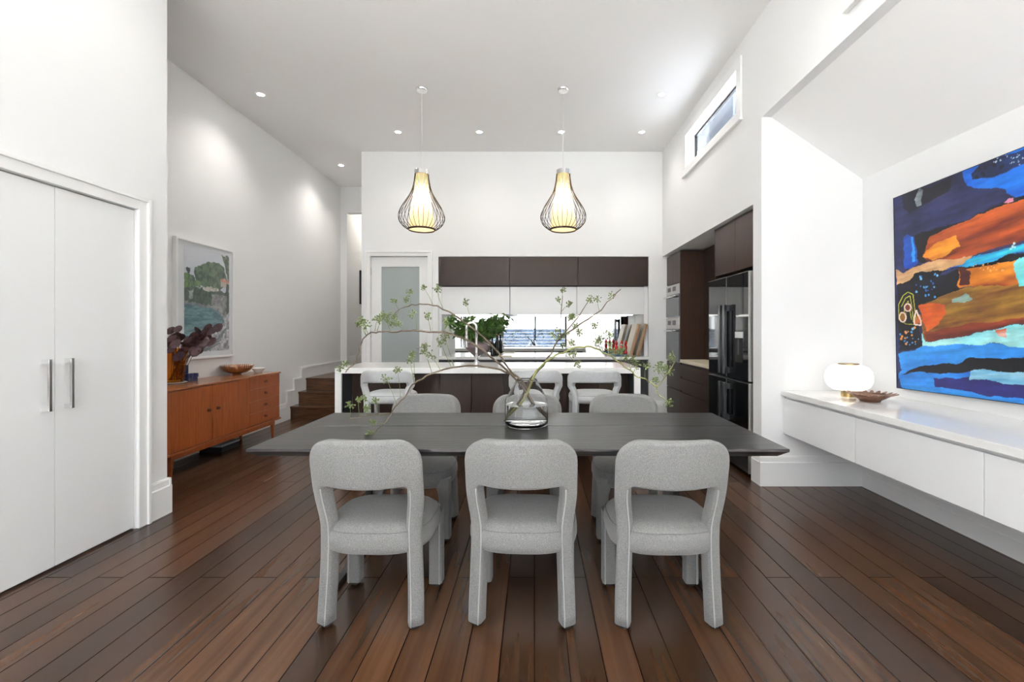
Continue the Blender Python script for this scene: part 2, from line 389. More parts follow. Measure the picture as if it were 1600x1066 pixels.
# clerestory windows
def clerestory(n, y0, y1):
    bm = B(); tw, tp = .085, .02
    for a, b, c, d in ((y0-tw, y1+tw, wz1, wz1+tw), (y0-tw, y0, wz0, wz1), (y1, y1+tw, wz0, wz1), (y0-tw, y1+tw, wz0-tw, wz0)):
        box(bm, XR-tp, XR, a, b, c, d)
    box(bm, XR-.035, XR, y0-tw-.01, y1+tw+.01, wz0-tw-.02, wz0-tw)
    w = struct('window_%d' % n, bm, M['trim'], bevel=.004)
    bm = B(); f = .02
    for a, b, c, d in ((y0, y1, wz1-f, wz1), (y0, y1, wz0, wz0+f), (y0, y0+f, wz0, wz1), (y1-f, y1, wz0, wz1)):
        box(bm, XR+.10, XR+.125, a, b, c, d)
    obj('window_frame', bm, M['black'], w)
    obj('pane', bx(XR+.11, XR+.115, y0, y1, wz0, wz1), M['pane'], w)
clerestory(1, *wy[0]); clerestory(2, *wy[1])

# pantry door and architrave
def architrave(bm, plane, sgn, axis, a0, a1, z1, w=.075, t=.022):
    for (u0, u1, v0, v1) in ((a0-w, a0, 0, z1+w), (a1, a1+w, 0, z1+w), (a0, a1, z1, z1+w)):
        if axis == 'x': box(bm, u0, u1, plane, plane+sgn*t, v0, v1)
        else: box(bm, plane, plane+sgn*t, u0, u1, v0, v1)
    for (u0, u1, v0, v1) in ((a0-w-.012, a0-w+.012, 0, z1+w+.012), (a1+w-.012, a1+w+.012, 0, z1+w+.012), (a0-w+.012, a1+w-.012, z1+w-.012, z1+w+.012)):
        if axis == 'x': box(bm, u0, u1, plane, plane+sgn*(t+.012), v0, v1)
        else: box(bm, plane, plane+sgn*(t+.012), u0, u1, v0, v1)
    return bm
struct('trim_2', architrave(B(), YB, -1, 'x', XD0, XD1, ZD, w=.062), M['trim'], bevel=.003)
bm = B(); yd = YB+.03
gx0, gx1, gz0, gz1 = -2.24, -1.663, .30, 2.205
for a in ((XD0+.004, gx0, .01, ZD-.005), (gx1, XD1-.004, .01, ZD-.005), (gx0, gx1, .01, gz0), (gx0, gx1, gz1, ZD-.005)):
    box(bm, a[0], a[1], yd, yd+.04, a[2], a[3])
d1 = struct('door_1', bm, M['trim'])
bm = B()
for (a, b, c, d) in ((gx0-.001, gx0+.012, gz0, gz1), (gx1-.012, gx1+.001, gz0, gz1), (gx0, gx1, gz0, gz0+.012), (gx0, gx1, gz1-.012, gz1)):
    box(bm, a, b, yd+.004, yd+.012, c, d)
obj('glazing_bead', bm, M['trim'], d1)
obj('frosted_pane', bx(gx0, gx1, yd+.015, yd+.025, gz0, gz1), M['frost'], d1)
for z in (.25, 1.16, 2.07):
    bm = B(); lathe(bm, [(0, 0), (.009, 0), (.009, .1), (0, .1)], 10, (XD0+.0, YB+.01, z)); obj('hinge', bm, M['steel'], d1)
bm = B(); tube(bm, [(gx1+.06, yd, 1.02), (gx1+.06, yd-.05, 1.02)], .01); tube(bm, [(gx1+.06, yd-.05, 1.02), (gx1-.04, yd-.05, 1.02)], .009)
obj('door_handle', bm, M['steel'], d1)

# cupboard doors on the left (built-in): two leaves in view + two nearer ones
struct('trim_3', architrave(B(), XC, 1, 'y', .955, 2.865, DZ, w=.072), M['trim'], bevel=.004)
ys = [.96, 1.437, 1.914, 2.388, 2.862]
for i in range(1, 4):
    a, b = ys[i]+.0015, ys[i+1]-.0015
    d = struct('door_%d' % (i+1), bx(XC-.03, XC-.006, a, b, .012, DZ-.006), M['door'], bevel=.0015)
    # long D handle, bracket ends
    hy = a+.055 if i in (1, 3) else b-.055
    bm = B(); hx = XC-.006
    for z in (.858, 1.105): box(bm, hx, hx+.035, hy-.010, hy+.010, z-.012, z+.012)
    obj('handle_post', bm, M['chrome'], d, bevel=.001)
    obj('handle', bx(hx+.028, hx+.040, hy-.007, hy+.007, .846, 1.117), M['steel'], d, bevel=.001)

# ---------------------------------------------------------------- kitchen back run
ZB = .885; ZI = .90
YBF = 6.45
t = thing('base_cabinet', 'dark charcoal base cabinet run under the back kitchen counter', 'cabinet', (0, YM-.3, 0))
obj('carcass', bx(XK0+.003, XK1-.003, YBF+.05, YM, .1, ZB-.045), M['greyin'], t, world=True)
obj('toe_kick', bx(XK0+.02, XK1-.02, YBF+.09, YM, 0, .1), M['greyin'], t, world=True)
n = 5; wd = (XK1-XK0-.02)/n
for i in range(n):
    x0 = XK0+.01+wd*i
    obj('door', bx(x0+.003, x0+wd-.003, YBF+.028, YBF+.05, .1, ZB-.10), M['greyin'], t, world=True)
o = obj('countertop', bx(XK0+.002, XK1-.002, YBF, YM+.004, ZB-.04, ZB), M['stone'], None, bevel=.002)
tag(o, 'long white stone counter running under the mirror splashback', 'countertop')
o = obj('mirror_splashback', bx(XK0+.002, XK1-.002, YM+.003, YM+.009, ZB, 1.56), M['mirror'])
tag(o, 'mirror splashback on the wall behind the back counter', 'mirror')
for i, (a, b, pos) in enumerate(((XK0, -.362, 'left'), (-.362, .631, 'middle'), (.631, XK1, 'right'))):
    t = thing('wall_cabinet', 'glossy dark brown overhead cabinet, %s of the three in the top row' % pos, 'cabinet', ((a+b)/2, YB+.3, 1.91), group='dark overhead cabinets')
    obj('carcass', bx(a+.006, b-.006, YB+.022, YM, 1.913, ZK-.006), M['bronze'], t, world=True)
    obj('door', bx(a+.004, b-.004, YB-.002, YB+.02, 1.912, ZK-.006), M['bronze'], t, world=True, bevel=.001)
xw = [-1.352, -.357, .617, 1.60]
for i, pos in enumerate(('left', 'middle', 'right')):
    a, b = xw[i], xw[i+1]
    t = thing('wall_cabinet', 'white gloss overhead cabinet, %s of the three under the dark row' % pos, 'cabinet', ((a+b)/2, YB+.3, 1.5), group='white overhead cabinets')
    obj('carcass', bx(a+.004, b-.004, YB+.065, YM, 1.503, 1.905), M['whitepanel'], t, world=True)
    obj('door', bx(a+.004, b-.004, YB+.04, YB+.062, 1.500, 1.895), M['whitepanel'], t, world=True, bevel=.001)
    bm = bx(a+.1, b-.1, YB+.35, YB+.38, 1.497, 1.503); obj('led_strip', bm, mat('lit_strip', (1, 1, 1), emit=(1, .97, .92), es=6), t, world=True)
bm = B(); box(bm, XK0, xw[0], YB+.05, YM, ZB+.001, 1.91); box(bm, xw[3], XK1, YB+.05, YM, ZB+.001, 1.91)
struct('trim_4', bm, M['wall'])

# island
YI0, YI1, XI0, XI1 = 4.39, 5.16, -1.956, 1.04
t = thing('kitchen_island', 'long kitchen island with white stone waterfall ends and dark brown doors', 'kitchen island', ((XI0+XI1)/2, 4.8, 0))
obj('countertop', bx(XI0, XI1, YI0, YI1, ZI-.055, ZI), M['stone'], t, world=True, bevel=.002)
obj('waterfall_end', bx(XI0, XI0+.062, YI0, YI1, 0, ZI-.056), M['stone'], t, world=True)
obj('waterfall_end', bx(XI1-.062, XI1, YI0, YI1, 0, ZI-.056), M['stone'], t, world=True)
obj('carcass', bx(XI0+.063, XI1-.063, YI0+.27, YI1-.04, .0, ZI-.057), M['brown'], t, world=True)
obj('side_liner', bx(XI0+.0625, XI0+.066, YI0+.02, YI0+.26, 0, ZI-.057), M['greyin'], t, world=True)
obj('side_liner', bx(XI1-.066, XI1-.0625, YI0+.02, YI0+.26, 0, ZI-.057), M['greyin'], t, world=True)
xs = [-1.64, -1.31, -.977, -.65, -.32, .01, .34, .67, .9]
for a, b in zip(xs, xs[1:]):
    obj('door', bx(a+.005, b-.005, YI0+.245, YI0+.268, .08, ZI-.085), M['brown'], t, world=True, bevel=.0015)
t = thing('kitchen_tap', 'tall chrome gooseneck tap standing on the kitchen island', 'tap', (-.644, 4.98, ZI))
obj('base', lathe(B(), [(0, 0), (.028, 0), (.028, .02), (.018, .03), (.018, .1), (0, .1)], 16), M['chrome'], t, smooth=True, autos=40)
pth = [(0, 0, .08), (0, 0, .38)]+[(-.055+.055*math.cos(a), 0, .38+.055*math.sin(a)+.02) for a in np.linspace(0, PI, 10)]+[(-.11, 0, .30)]
obj('spout', tube(B(), pth, .013, 12), M['chrome'], t, smooth=True)
obj('spray_head', tube(B(), [(-.11, 0, .31), (-.11, 0, .18)], .019, 12), M['steel'], t, smooth=True, autos=40)
obj('lever', tube(B(), [(0, 0, .06), (.05, 0, .09)], .006, 8), M['chrome'], t, smooth=True)

# objects on the back counter
ZBT = ZB
t = thing('pendulous_vase', 'squat smoky mauve glass vase on the back counter', 'vase', (-.845, 6.62, ZBT)); t.name = 'vase'
obj('body', lathe(B(), [(0, 0), (.05, 0), (.10, .05), (.165, .11), (.18, .15), (.165, .18), (.10, .215), (.05, .235), (.045, .25), (.055, .26), (.048, .26), (.04, .245), (0, .24)], 32), M['smoke'], t, smooth=True)
def leaf(bm, base, d, L_, w, bend=.3, lob=0):
    d = Vector(d).normalized(); up = Vector((0, 0, 1)); s = d.cross(up)
    s = s.normalized() if s.length > .05 else Vector((1, 0, 0))
    ang = random.uniform(0, 2*PI); nrm = s.cross(d); s2 = s*math.cos(ang)+nrm*math.sin(ang); n2 = s2.cross(d)
    base = Vector(base); rows = []
    K = 6
    for k in range(K+1):
        u = k/K; ww = w*math.sin(PI*min(.98, .06+.94*u)**.8)
        if lob and k % 2 == 0: ww *= .55
        c = base+d*L_*u - Vector((0, 0, 1))*bend*L_*u*u
        rows.append([c-s2*ww+n2*ww*.25, c, c+s2*ww+n2*ww*.25])
    vr = [[bm.verts.new(p) for p in r] for r in rows]
    for a, b in zip(vr, vr[1:]):
        for i in range(2): bm.faces.new((a[i], a[i+1], b[i+1], b[i]))
g = thing('leafy_bouquet', 'bushy dark green leafy stems standing in the smoky vase', 'foliage', (-.845, 6.62, ZBT+.1))
bs, bl = B(), B()
for k in range(34):
    a = random.uniform(0, 2*PI); side = 1 if k % 2 else -1
    end = Vector((side*random.uniform(.06, .44)+.03, random.uniform(-.16, .12), random.uniform(.20, .50)))
    if end.z > .36: end.y = random.uniform(-.26, -.16)
    if end.z < .3: end.x = side*random.uniform(.2, .38)
    pts = smooth_path([(0, 0, .0), (end.x*.12, end.y*.2, .16), (end.x*.5, end.y*.6, .16+(end.z-.16)*.65), end], 4)
    tube(bs, pts, .0035, 5)
    for q in range(len(pts)//2-2, len(pts)):
        for _ in range(3):
            dd = Vector((random.uniform(-1, 1), random.uniform(-1, 1), random.uniform(-.5, .9)))
            leaf(bl, pts[q], dd, random.uniform(.07, .12), random.uniform(.013, .022), .25)
bs = obj('stems', bs, M['stemg'], g, smooth=True)
obj('leaves', bl, M['leaf'], g, smooth=True)
for (px, hh, w_) in ((769.5, .29, .032), (775, .31, .032)):
    x = (px-VX)*6.62/F
    t = thing('bottle', 'dark glass bottle on the back counter, %s of two beside the leafy vase' % ('left' if px < 772 else 'right'), 'bottle', (x, 6.62 if px < 772 else 6.72, ZBT), group='dark bottles on the back counter')
    obj('body', lathe(B(), [(0, 0), (w_, 0), (w_, hh*.6), (w_*.4, hh*.74), (w_*.38, hh), (0, hh)], 16), M['bottle'], t, smooth=True, autos=50)
    obj('cap', lathe(B(), [(0, hh), (w_*.42, hh), (w_*.42, hh+.02), (0, hh+.02)], 12), M['brass'], t)
o = obj('serving_board', bx(-.53, -.33, 6.5, 6.64, ZBT, ZBT+.012), M['cream'], bevel=.003); tag(o, 'small pale timber board lying on the back counter beside the bottles', 'board')
# book, pepper mills, chopping boards
o = obj('cookbook', bx(1.165, 1.36, 6.50, 6.70, ZBT, ZBT+.035), M['book'], bevel=.002); tag(o, 'blue covered book lying flat on the back counter under the red mills', 'book')
for i, (px, y, lb) in enumerate(((963, 6.62, 'left'), (971, 6.58, 'middle'), (977.5, 6.58, 'right'))):
    x = (px-VX)*y/F
    t = thing('pepper_mill', 'glossy red turned pepper mill on the blue book, %s of three' % lb, 'pepper mill', (x, y, ZBT+.035), group='red mills on the back counter')
    obj('body', lathe(B(), [(0, 0), (.026, 0), (.028, .02), (.018, .05), (.024, .08), (.025, .11), (.016, .125), (0, .125)], 18), M['red'], t, smooth=True)
    obj('knob', lathe(B(), [(0, .125), (.015, .125), (.023, .145), (.024, .16), (.014, .175), (.010, .18), (.013, .19), (.008, .2), (0, .2)], 18), M['red'], t, smooth=True)
for i, (xb, xt, y0, lb) in enumerate(((1.40, 1.52, 6.50, 'left'), (1.495, 1.62, 6.47, 'right'))):
    t = thing('chopping_board', 'thick wooden chopping board leaning at the counter end, %s of two' % lb, 'chopping board', (xb, y0, ZBT), group='leaning chopping boards')
    ang = math.atan2(xt-xb, .46)
    t.rotation_euler = (0, ang, 0)
    obj('board', bx(-.03, .015, .0, .34, .008, .49), M['board'], t, bevel=.004)
    obj('front_edge', bx(-.0, .0155, -.004, .001, .012, .486), M['boardedge'], t)

# ---------------------------------------------------------------- right hand kitchen recess
XT = 1.917
tY0 = 5.906
t = thing('oven_tower', 'tall dark brown cabinet tower holding two built-in ovens', 'cabinet', (2.2, 6.2, 0))
obj('carcass', box(box(bx(XT+.021, XF-.002, tY0, YB-.004, .08, .838), XT+.021, XF-.002, tY0, YB-.004, 1.897, ZK-.02), XT+.41, XF-.002, tY0, YB-.004, .838, 1.897), M['brown'], t, world=True)
obj('side_panel', bx(XT-.0, XF-.002, tY0-.018, tY0, .0, ZK-.02), M['brown'], t, world=True)
ym = (tY0+YB)/2
for a, b in ((tY0+.002, ym-.001), (ym+.001, YB-.006)):
    obj('door', bx(XT, XT+.02, a, b, 1.905, ZK-.022), M['brown'], t, world=True, bevel=.001)
for z0, z1 in ((.085, .465), (.475, .83)):
    obj('drawer', bx(XT, XT+.02, tY0+.002, YB-.006, z0, z1), M['bronze'], t, world=True, bevel=.001)
def oven(z0, z1, lab, zc):
    t = thing('oven', lab, 'oven', (XT, ym, z0), group='built-in ovens')
    obj('body', bx(XT+.005, XT+.4, tY0+.006, YB-.01, z0, z1), M['steel'], t, world=True)
    obj('control_panel', bx(XT-.006, XT+.005, tY0+.006, YB-.01, zc, z1-.003), M['steel'], t, world=True)
    for y in (6.06, 6.28): obj('display', bx(XT-.009, XT-.006, y, y+.13, zc+.04, zc+.10), M['blackglass'], t, world=True)
    obj('door', bx(XT-.012, XT+.005, tY0+.006, YB-.01, z0+.01, zc-.012), M['oven'], t, world=True, bevel=.002)
    h = B(); tube(h, [(XT-.05, tY0+.03, zc-.04), (XT-.05, YB-.03, zc-.04)], .010, 10)
    for y in (tY0+.06, YB-.06): tube(h, [(XT-.012, y, zc-.04), (XT-.05, y, zc-.04)], .007, 8)
    obj('handle', h, M['chrome'], t, world=True, smooth=True)
    return t
oven(1.445, 1.895, 'compact stainless oven, upper of the two in the tower', 1.765)
oven(.84, 1.44, 'stainless oven with tall glass door, lower of the two in the tower', 1.30)
# nook cabinet with drawers
t = thing('drawer_cabinet', 'low dark brown three-drawer cabinet between oven tower and fridge', 'cabinet', (2.2, 5.3, 0))
obj('carcass', bx(XT+.022, XF-.002, 4.73, tY0-.02, .1, ZB-.045), M['brown'], t, world=True)
obj('toe_kick', bx(XT+.06, XF-.002, 4.73, tY0-.02, 0, .1), M['black'], t, world=True)
for z0, z1 in ((.66, .815), (.48, .64), (.105, .46)):
    obj('drawer', bx(XT, XT+.02, 4.735, tY0-.022, z0, z1), M['brown'], t, world=True, bevel=.001)
o = obj('countertop', bx(XT-.005, XF-.002, 4.73, tY0-.02, ZB-.04, ZB), M['cream']); tag(o, 'pale cream counter in the nook beside the fridge', 'countertop')
t = thing('nook_panelling', 'dark brown panelled back of the nook above the cream counter', 'panelling', (2.3, 5.3, ZB))
for i in range(3):
    a = 4.73+(tY0-.02-4.73)/3*i; b = 4.73+(tY0-.02-4.73)/3*(i+1)
    obj('panel', bx(2.236, XF-.004, a+.0015, b-.0015, ZB+.001, ZK-.004), M['brown'], t, world=True)
# cabinet over and around the fridge
t = thing('fridge_cabinet', 'dark brown cabinet with two doors above the fridge', 'cabinet', (2.2, 4.25, 1.8))
obj('side_panel', bx(1.90, XF-.003, 4.705, 4.725, 0, ZK-.01), M['brown'], t, world=True)
obj('side_panel', bx(1.905, XF-.003, YF0+.002, YF0+.012, 0, ZK-.01), M['brown'], t, world=True)
obj('carcass', bx(1.925, XF-.003, YF0+.014, 4.703, 1.83, ZK-.012), M['brown'], t, world=True)
for a, b in ((YF0+.014, 4.243), (4.246, 4.703)):
    obj('door', bx(1.90, 1.922, a, b, 1.83, ZK-.014), M['brown'], t, world=True, bevel=.001)
t = thing('fridge', 'tall black glass french door fridge with ice dispenser', 'fridge', (2.15, 4.27, 0))
fx, fy0, fy1 = 1.83, 3.825, 4.70; fym = 4.265
obj('body', bx(fx+.06, 2.5, fy0+.005, fy1-.005, .03, 1.77), M['darkplastic'], t, world=True)
def fdoor(a, b, z0, z1, name='door'):
    d = obj(name, bx(fx, fx+.055, a, b, z0, z1), M['blackglass'], t, world=True, bevel=.002)
    e = B(); box(e, fx-.002, fx+.05, a-.0015, a+.004, z0, z1); box(e, fx-.002, fx+.05, a, b, z1-.003, z1+.003)
    obj('edge_trim', e, M['steel'], d, world=True)
    return d
dn = fdoor(fy0, fym-.003, .83, 1.775); df = fdoor(fym+.003, fy1, .83, 1.775)
ln = fdoor(fy0, fym-.003, .04, .81); lf = fdoor(fym+.003, fy1, .04, .81)
for d, yh in ((dn, fym-.05), (df, fym+.05)):
    h = B(); box(h, fx-.055, fx-.03, yh-.022, yh+.022, .86, 1.51)
    for z in (.87, 1.45): box(h, fx-.05, fx-.0, yh-.022, yh+.022, z, z+.05)
    obj('handle', h, M['darkplastic'], d, world=True, bevel=.003)
for d, yh in ((ln, fym-.05), (lf, fym+.05)):
    h = B(); box(h, fx-.055, fx-.03, yh-.022, yh+.022, .42, .78)
    for z in (.43, .72): box(h, fx-.05, fx-.0, yh-.022, yh+.022, z, z+.05)
    obj('handle', h, M['darkplastic'], d, world=True, bevel=.003)
h = B(); box(h, fx-.004, fx, 3.93, 4.08, 1.20, 1.255); obj('dispenser_panel', h, M['steel'], dn, world=True)
h = B(); box(h, fx-.003, fx-.0005, 3.935, 4.075, .98, 1.195); obj('dispenser_recess', h, M['rubber'], dn, world=True)
h = B(); box(h, fx-.008, fx-.003, 3.99, 4.02, 1.05, 1.19); obj('dispenser_paddle', h, M['darkplastic'], dn, world=True)

# ---------------------------------------------------------------- floating bench in the niche
t = thing('floating_bench', 'long white wall-hung bench cabinet under the blue painting', 'bench', (2.35, 2, .43))
obj('countertop', bx(2.01, XN-.001, -1.5, YN-.001, .737, .777), M['stone'], t, world=True, bevel=.002)
obj('carcass', bx(2.055, XN-.001, -1.5, YN-.002, .435, .736), M['door'], t, world=True)
ed = [YN-.004, 2.836, 2.024, 1.212, .40, -.412, -1.224]
for a, b in zip(ed, ed[1:]):
    obj('drawer', bx(2.03, 2.054, b+.0025, a-.0025, .428, .716), M['door'], t, world=True, bevel=.0015)
# table lamp
LX, LY, LZ = 2.335, 3.33, .777
t = thing('table_lamp', 'round white glowing table lamp with brass base on the bench', 'lamp', (LX, LY, LZ))
obj('base', lathe(B(), [(0, 0), (.048, 0), (.048, .045), (0, .045)], 32), M['brass'], t, smooth=True, autos=40)
prof = [(.055, .045), (.10, .052), (.132, .075), (.149, .11), (.152, .145), (.145, .185), (.122, .218), (.09, .233), (.06, .237)]
obj('lamp_shade', lathe(B(), prof, 40), M['opal'], t, smooth=True)
obj('top_cap', lathe(B(), [(0, .237), (.066, .237), (.066, .245), (0, .245)], 32), M['brass'], t, smooth=True, autos=40)
c = smooth_path([(.04, -.0, .005), (.15, -.05, .004), (.22, -.04, .004), (.27, .05, .004), (.32, .1, .006)], 5)
obj('cord', tube(B(), c, .0025, 6), M['whitecer'], t, smooth=True)
def point(name, loc, power, col, r, parent):
    d = bpy.data.lights.new(name, 'POINT'); d.energy = power; d.color = col; d.shadow_soft_size = r
    o = bpy.data.objects.new(name, d); COL.objects.link(o); o.location = loc; o.parent = parent; return o
point('bulb', (0, 0, .145), 1.3, (1, .88, .72), .04, t)
# scalloped dish
t = thing('scalloped_dish', 'brown metal dish with a cut petal rim beside the table lamp', 'dish', (2.33, 3.11, LZ))
bm = B(); n = 64; rings = []
for r, z in ((.0, .008), (.05, .006), (.055, .0), (.06, .0), (.062, .008), (.09, .025), (.12, .045), (.121, .049), (.09, .030), (.06, .014), (0, .012)):
    rings.append([(r*math.cos(2*PI*i/n), r*math.sin(2*PI*i/n), z) for i in range(n)])
loft(bm, rings, cap=False)
obj('bowl', bm, M['bowlbrown'], t, smooth=True)
bm = B()
for k in range(22):
    a = 2*PI*k/22; ca, sa = math.cos(a), math.sin(a)
    rr = []
    for (r, z, w_) in ((.117, .044, .010), (.135, .050, .013), (.15, .055, .008), (.158, .058, .002)):
        rr.append([(r*ca-w_*sa, r*sa+w_*ca, z), (r*ca+w_*sa, r*sa-w_*ca, z), (r*ca+w_*sa, r*sa-w_*ca, z+.003), (r*ca-w_*sa, r*sa+w_*ca, z+.003)])
    loft(bm, rr)
obj('petal_rim', bm, M['bowlbrown'], t)

# ---------------------------------------------------------------- painter (flat pictures as coloured grids)
def srgb(r, g, b):
    return tuple(((c/255)/12.92 if c/255 <= .04045 else ((c/255+.055)/1.055)**2.4) for c in (r, g, b))
def vnoise(u, v, su, sv, seed):
    rs = np.random.RandomState(seed); n = 64; G = rs.rand(n, n)
    x, y = u*su, v*sv; xi = np.floor(x).astype(int); yi = np.floor(y).astype(int); fx_, fy_ = x-xi, y-yi
    fx_ = fx_*fx_*(3-2*fx_); fy_ = fy_*fy_*(3-2*fy_)
    g = lambda a, b: G[a % n, b % n]
    return (g(xi, yi)*(1-fx_)+g(xi+1, yi)*fx_)*(1-fy_)+(g(xi, yi+1)*(1-fx_)+g(xi+1, yi+1)*fx_)*fy_
def fbm(u, v, su, sv, seed, o=4):
    s = 0; a = 1; tt = 0
    for k in range(o): s = s+a*vnoise(u, v, su*2**k, sv*2**k, seed+k*13); tt += a; a *= .55
    return s/tt
def inpoly(u, v, poly):
    r = np.zeros(u.shape, bool); n = len(poly)
    for i in range(n):
        x1, y1 = poly[i]; x2, y2 = poly[(i+1) % n]
        if y1 == y2: continue
        c = ((y1 > v) != (y2 > v)) & (u < (x2-x1)*(v-y1)/(y2-y1)+x1); r ^= c
    return r
def picture_mesh(name, A, Z, xf, C, mt, parent, flip):
    """A,Z : grids of world y / z ; xf fixed x ; C colour (h,w,3)"""
    h, w = A.shape; co = np.stack([np.full(A.shape, xf), A, Z], -1).reshape(-1, 3)
    loc = wloc(parent); co = co-np.array(loc)
    idx = np.arange(h*w).reshape(h, w)
    f = np.stack([idx[:-1, :-1], idx[:-1, 1:], idx[1:, 1:], idx[1:, :-1]], -1).reshape(-1, 4)
    if flip: f = f[:, ::-1]
    me = bpy.data.meshes.new(name); me.vertices.add(h*w); me.vertices.foreach_set('co', co.ravel())
    me.loops.add(f.size); me.loops.foreach_set('vertex_index', f.ravel().astype(np.int32))
    me.polygons.add(len(f)); me.polygons.foreach_set('loop_start', np.arange(0, f.size, 4, dtype=np.int32))
    me.update(calc_edges=True); me.validate()
    at = me.color_attributes.new('Col', 'FLOAT_COLOR', 'POINT')
    at.data.foreach_set('color', np.concatenate([C.reshape(-1, 3), np.ones((h*w, 1))], 1).astype(np.float32).ravel())
    me.materials.append(mt); o = bpy.data.objects.new(name, me); COL.objects.link(o); o.parent = parent; return o

# big abstract painting ------------------------------------------------
AX = 2.64
aw, ah = 1.40, 1.385
def zpx(x, y):                      # measured off a 533x1066 study -> position on the wall (metres from far edge, height)
    px = 1390+x*.39400; py = 220+y*.39400
    d = AX*F/(px-VX); return (3.26-d, EH+(VY-py)*d/F)
def toA(pts):
    out = []
    for x, y in pts:
        s, z = zpx(x, y)
        top = 2.254-.0*s; z = z-.024*s      # the canvas hangs slightly out of level
        out.append((s/aw, (z-.868)/ah))
    return out
n = 400
uu, vv = np.meshgrid(np.linspace(0, 1, n), np.linspace(0, 1, n))
wu = uu+(fbm(uu, vv, 14, 16, 5, 5)-.5)*.05; wv = vv+(fbm(uu, vv, 9, 14, 9, 5)-.5)*.04
C = np.zeros((n, n, 3))
def mixc(a, b, t): return np.array(a)[None, None]*(1-t[..., None])+np.array(b)[None, None]*t[..., None]
st = fbm(uu+.15*vv, vv-.12*uu, 3, 26, 31, 5); st = np.clip((st-.3)*2.4, 0, 1)
st2 = fbm(uu, vv, 4, 9, 77, 4); st2 = np.clip((st2-.3)*2.3, 0, 1)
C[:] = mixc(srgb(24, 28, 60), srgb(52, 56, 104), st2)
def fill(pts, c0, c1=None, t=None, sharp=False):
    global C
    k = inpoly(uu if sharp else wu, vv if sharp else wv, toA(pts))
    col = mixc(c0, c1 if c1 else c0, st if t is None else t); C[k] = col[k]
R_, D_ = 900, 640
black = srgb(10, 10, 16)
fill([(70, 190), (150, 180), (270, 130), (260, 175), (180, 220), (90, 280), (70, 250)], srgb(14, 14, 28), srgb(26, 26, 50), st2)
fill([(300, 90), (420, 30), (R_, -260), (R_, 200), (560, 240), (470, 175), (400, 175), (330, 160)], srgb(10, 84, 190), srgb(20, 130, 225), st2)
fill([(350, 110), (400, 60), (520, 20), (700, -80), (700, 20), (520, 90), (440, 120), (360, 130)], srgb(16, 22, 52), srgb(30, 60, 120), st2)
for cx, cy in ((380, 95), (410, 85), (400, 110), (440, 75), (470, 80), (375, 120)):
    fill([(cx-9, cy), (cx, cy-10), (cx+9, cy), (cx, cy+10)], black)
fill([(122, 180), (130, 172), (146, 185), (147, 235), (130, 245), (122, 215)], srgb(70, 80, 90), srgb(190, 200, 200), st2)
fill([(70, 360), (85, 352), (118, 372), (120, 470), (100, 500), (70, 500), (66, 480)], srgb(20, 60, 150), srgb(30, 90, 190))
fill([(96, 365), (104, 362), (110, 470), (98, 470)], srgb(50, 150, 230))
fill([(110, 360), (200, 330), (330, 290), (460, 230), (R_, 110), (R_, 300), (300, 420), (130, 480), (120, 470)], black, srgb(22, 14, 18), st2)
fill([(165, 370), (240, 330), (360, 280), (470, 245), (R_, 140), (R_, 350), (533, 385), (420, 415), (340, 450), (250, 470), (150, 470), (140, 440)], srgb(96, 30, 22), srgb(176, 80, 34))
fill([(150, 420), (200, 385), (280, 370), (300, 410), (240, 440), (170, 465), (140, 450)], srgb(190, 80, 20), srgb(238, 160, 50), st2)
fill([(30, 540), (100, 515), (200, 500), (300, 478), (420, 450), (R_, 380), (R_, 500), (533, 460), (400, 475), (220, 500), (130, 600), (60, 640), (40, 600)], black)
fill([(28, 500), (60, 520), (140, 480), (200, 457), (260, 463), (345, 448), (300, 478), (180, 505), (110, 520), (90, 545), (60, 560), (32, 570)], srgb(150, 96, 60), srgb(226, 180, 130), st2)
fill([(220, 500), (290, 478), (350, 448), (420, 430), (533, 395), (R_, 330), (R_, 400), (533, 425), (440, 455), (330, 475)], srgb(10, 96, 200), srgb(60, 210, 220), st)
fill([(36, 575), (300, 490), (300, 600), (120, 640), (110, 700), (140, 810), (44, 835)], black, srgb(20, 22, 38), st2)
fill([(290, 490), (345, 483), (R_, 400), (R_, 560), (533, 560), (340, 570), (290, 575)], srgb(120, 30, 20), srgb(240, 150, 40), st2)
fill([(290, 490), (310, 482), (330, 500), (330, 560), (300, 565)], srgb(70, 20, 18))
fill([(118, 640), (200, 610), (300, 580), (420, 560), (R_, 520), (R_, 760), (533, 715), (450, 735), (300, 765), (150, 787), (130, 740)], srgb(84, 40, 26), srgb(150, 112, 40))
fill([(118, 640), (170, 628), (230, 640), (210, 700), (150, 745), (128, 700)], srgb(180, 66, 24), srgb(226, 120, 40), st2)
fill([(255, 620), (310, 605), (345, 620), (300, 633), (255, 635)], srgb(120, 150, 150), srgb(160, 180, 160), st2)
fill([(140, 745), (300, 720), (533, 690), (R_, 640), (R_, 760), (533, 712), (420, 740), (300, 765), (155, 788)], srgb(86, 30, 22), srgb(140, 56, 36))
fill([(515, 470), (533, 445), (R_, 380), (R_, 560), (533, 560), (508, 530)], srgb(90, 210, 220), srgb(150, 235, 230), st2)
fill([(132, 750), (150, 790), (300, 768), (430, 742), (533, 718), (R_, 660), (R_, 860), (533, 810), (480, 800), (420, 785), (300, 800), (138, 815)], srgb(100, 200, 215), srgb(180, 240, 238), st2)
fill([(428, 745), (480, 738), (472, 768), (440, 765)], srgb(190, 90, 60), srgb(230, 190, 180))
fill([(42, 840), (140, 812), (300, 798), (400, 785), (500, 803), (R_, 830), (R_, 1200), (44, 975)], srgb(20, 90, 180), srgb(50, 140, 220), st2)
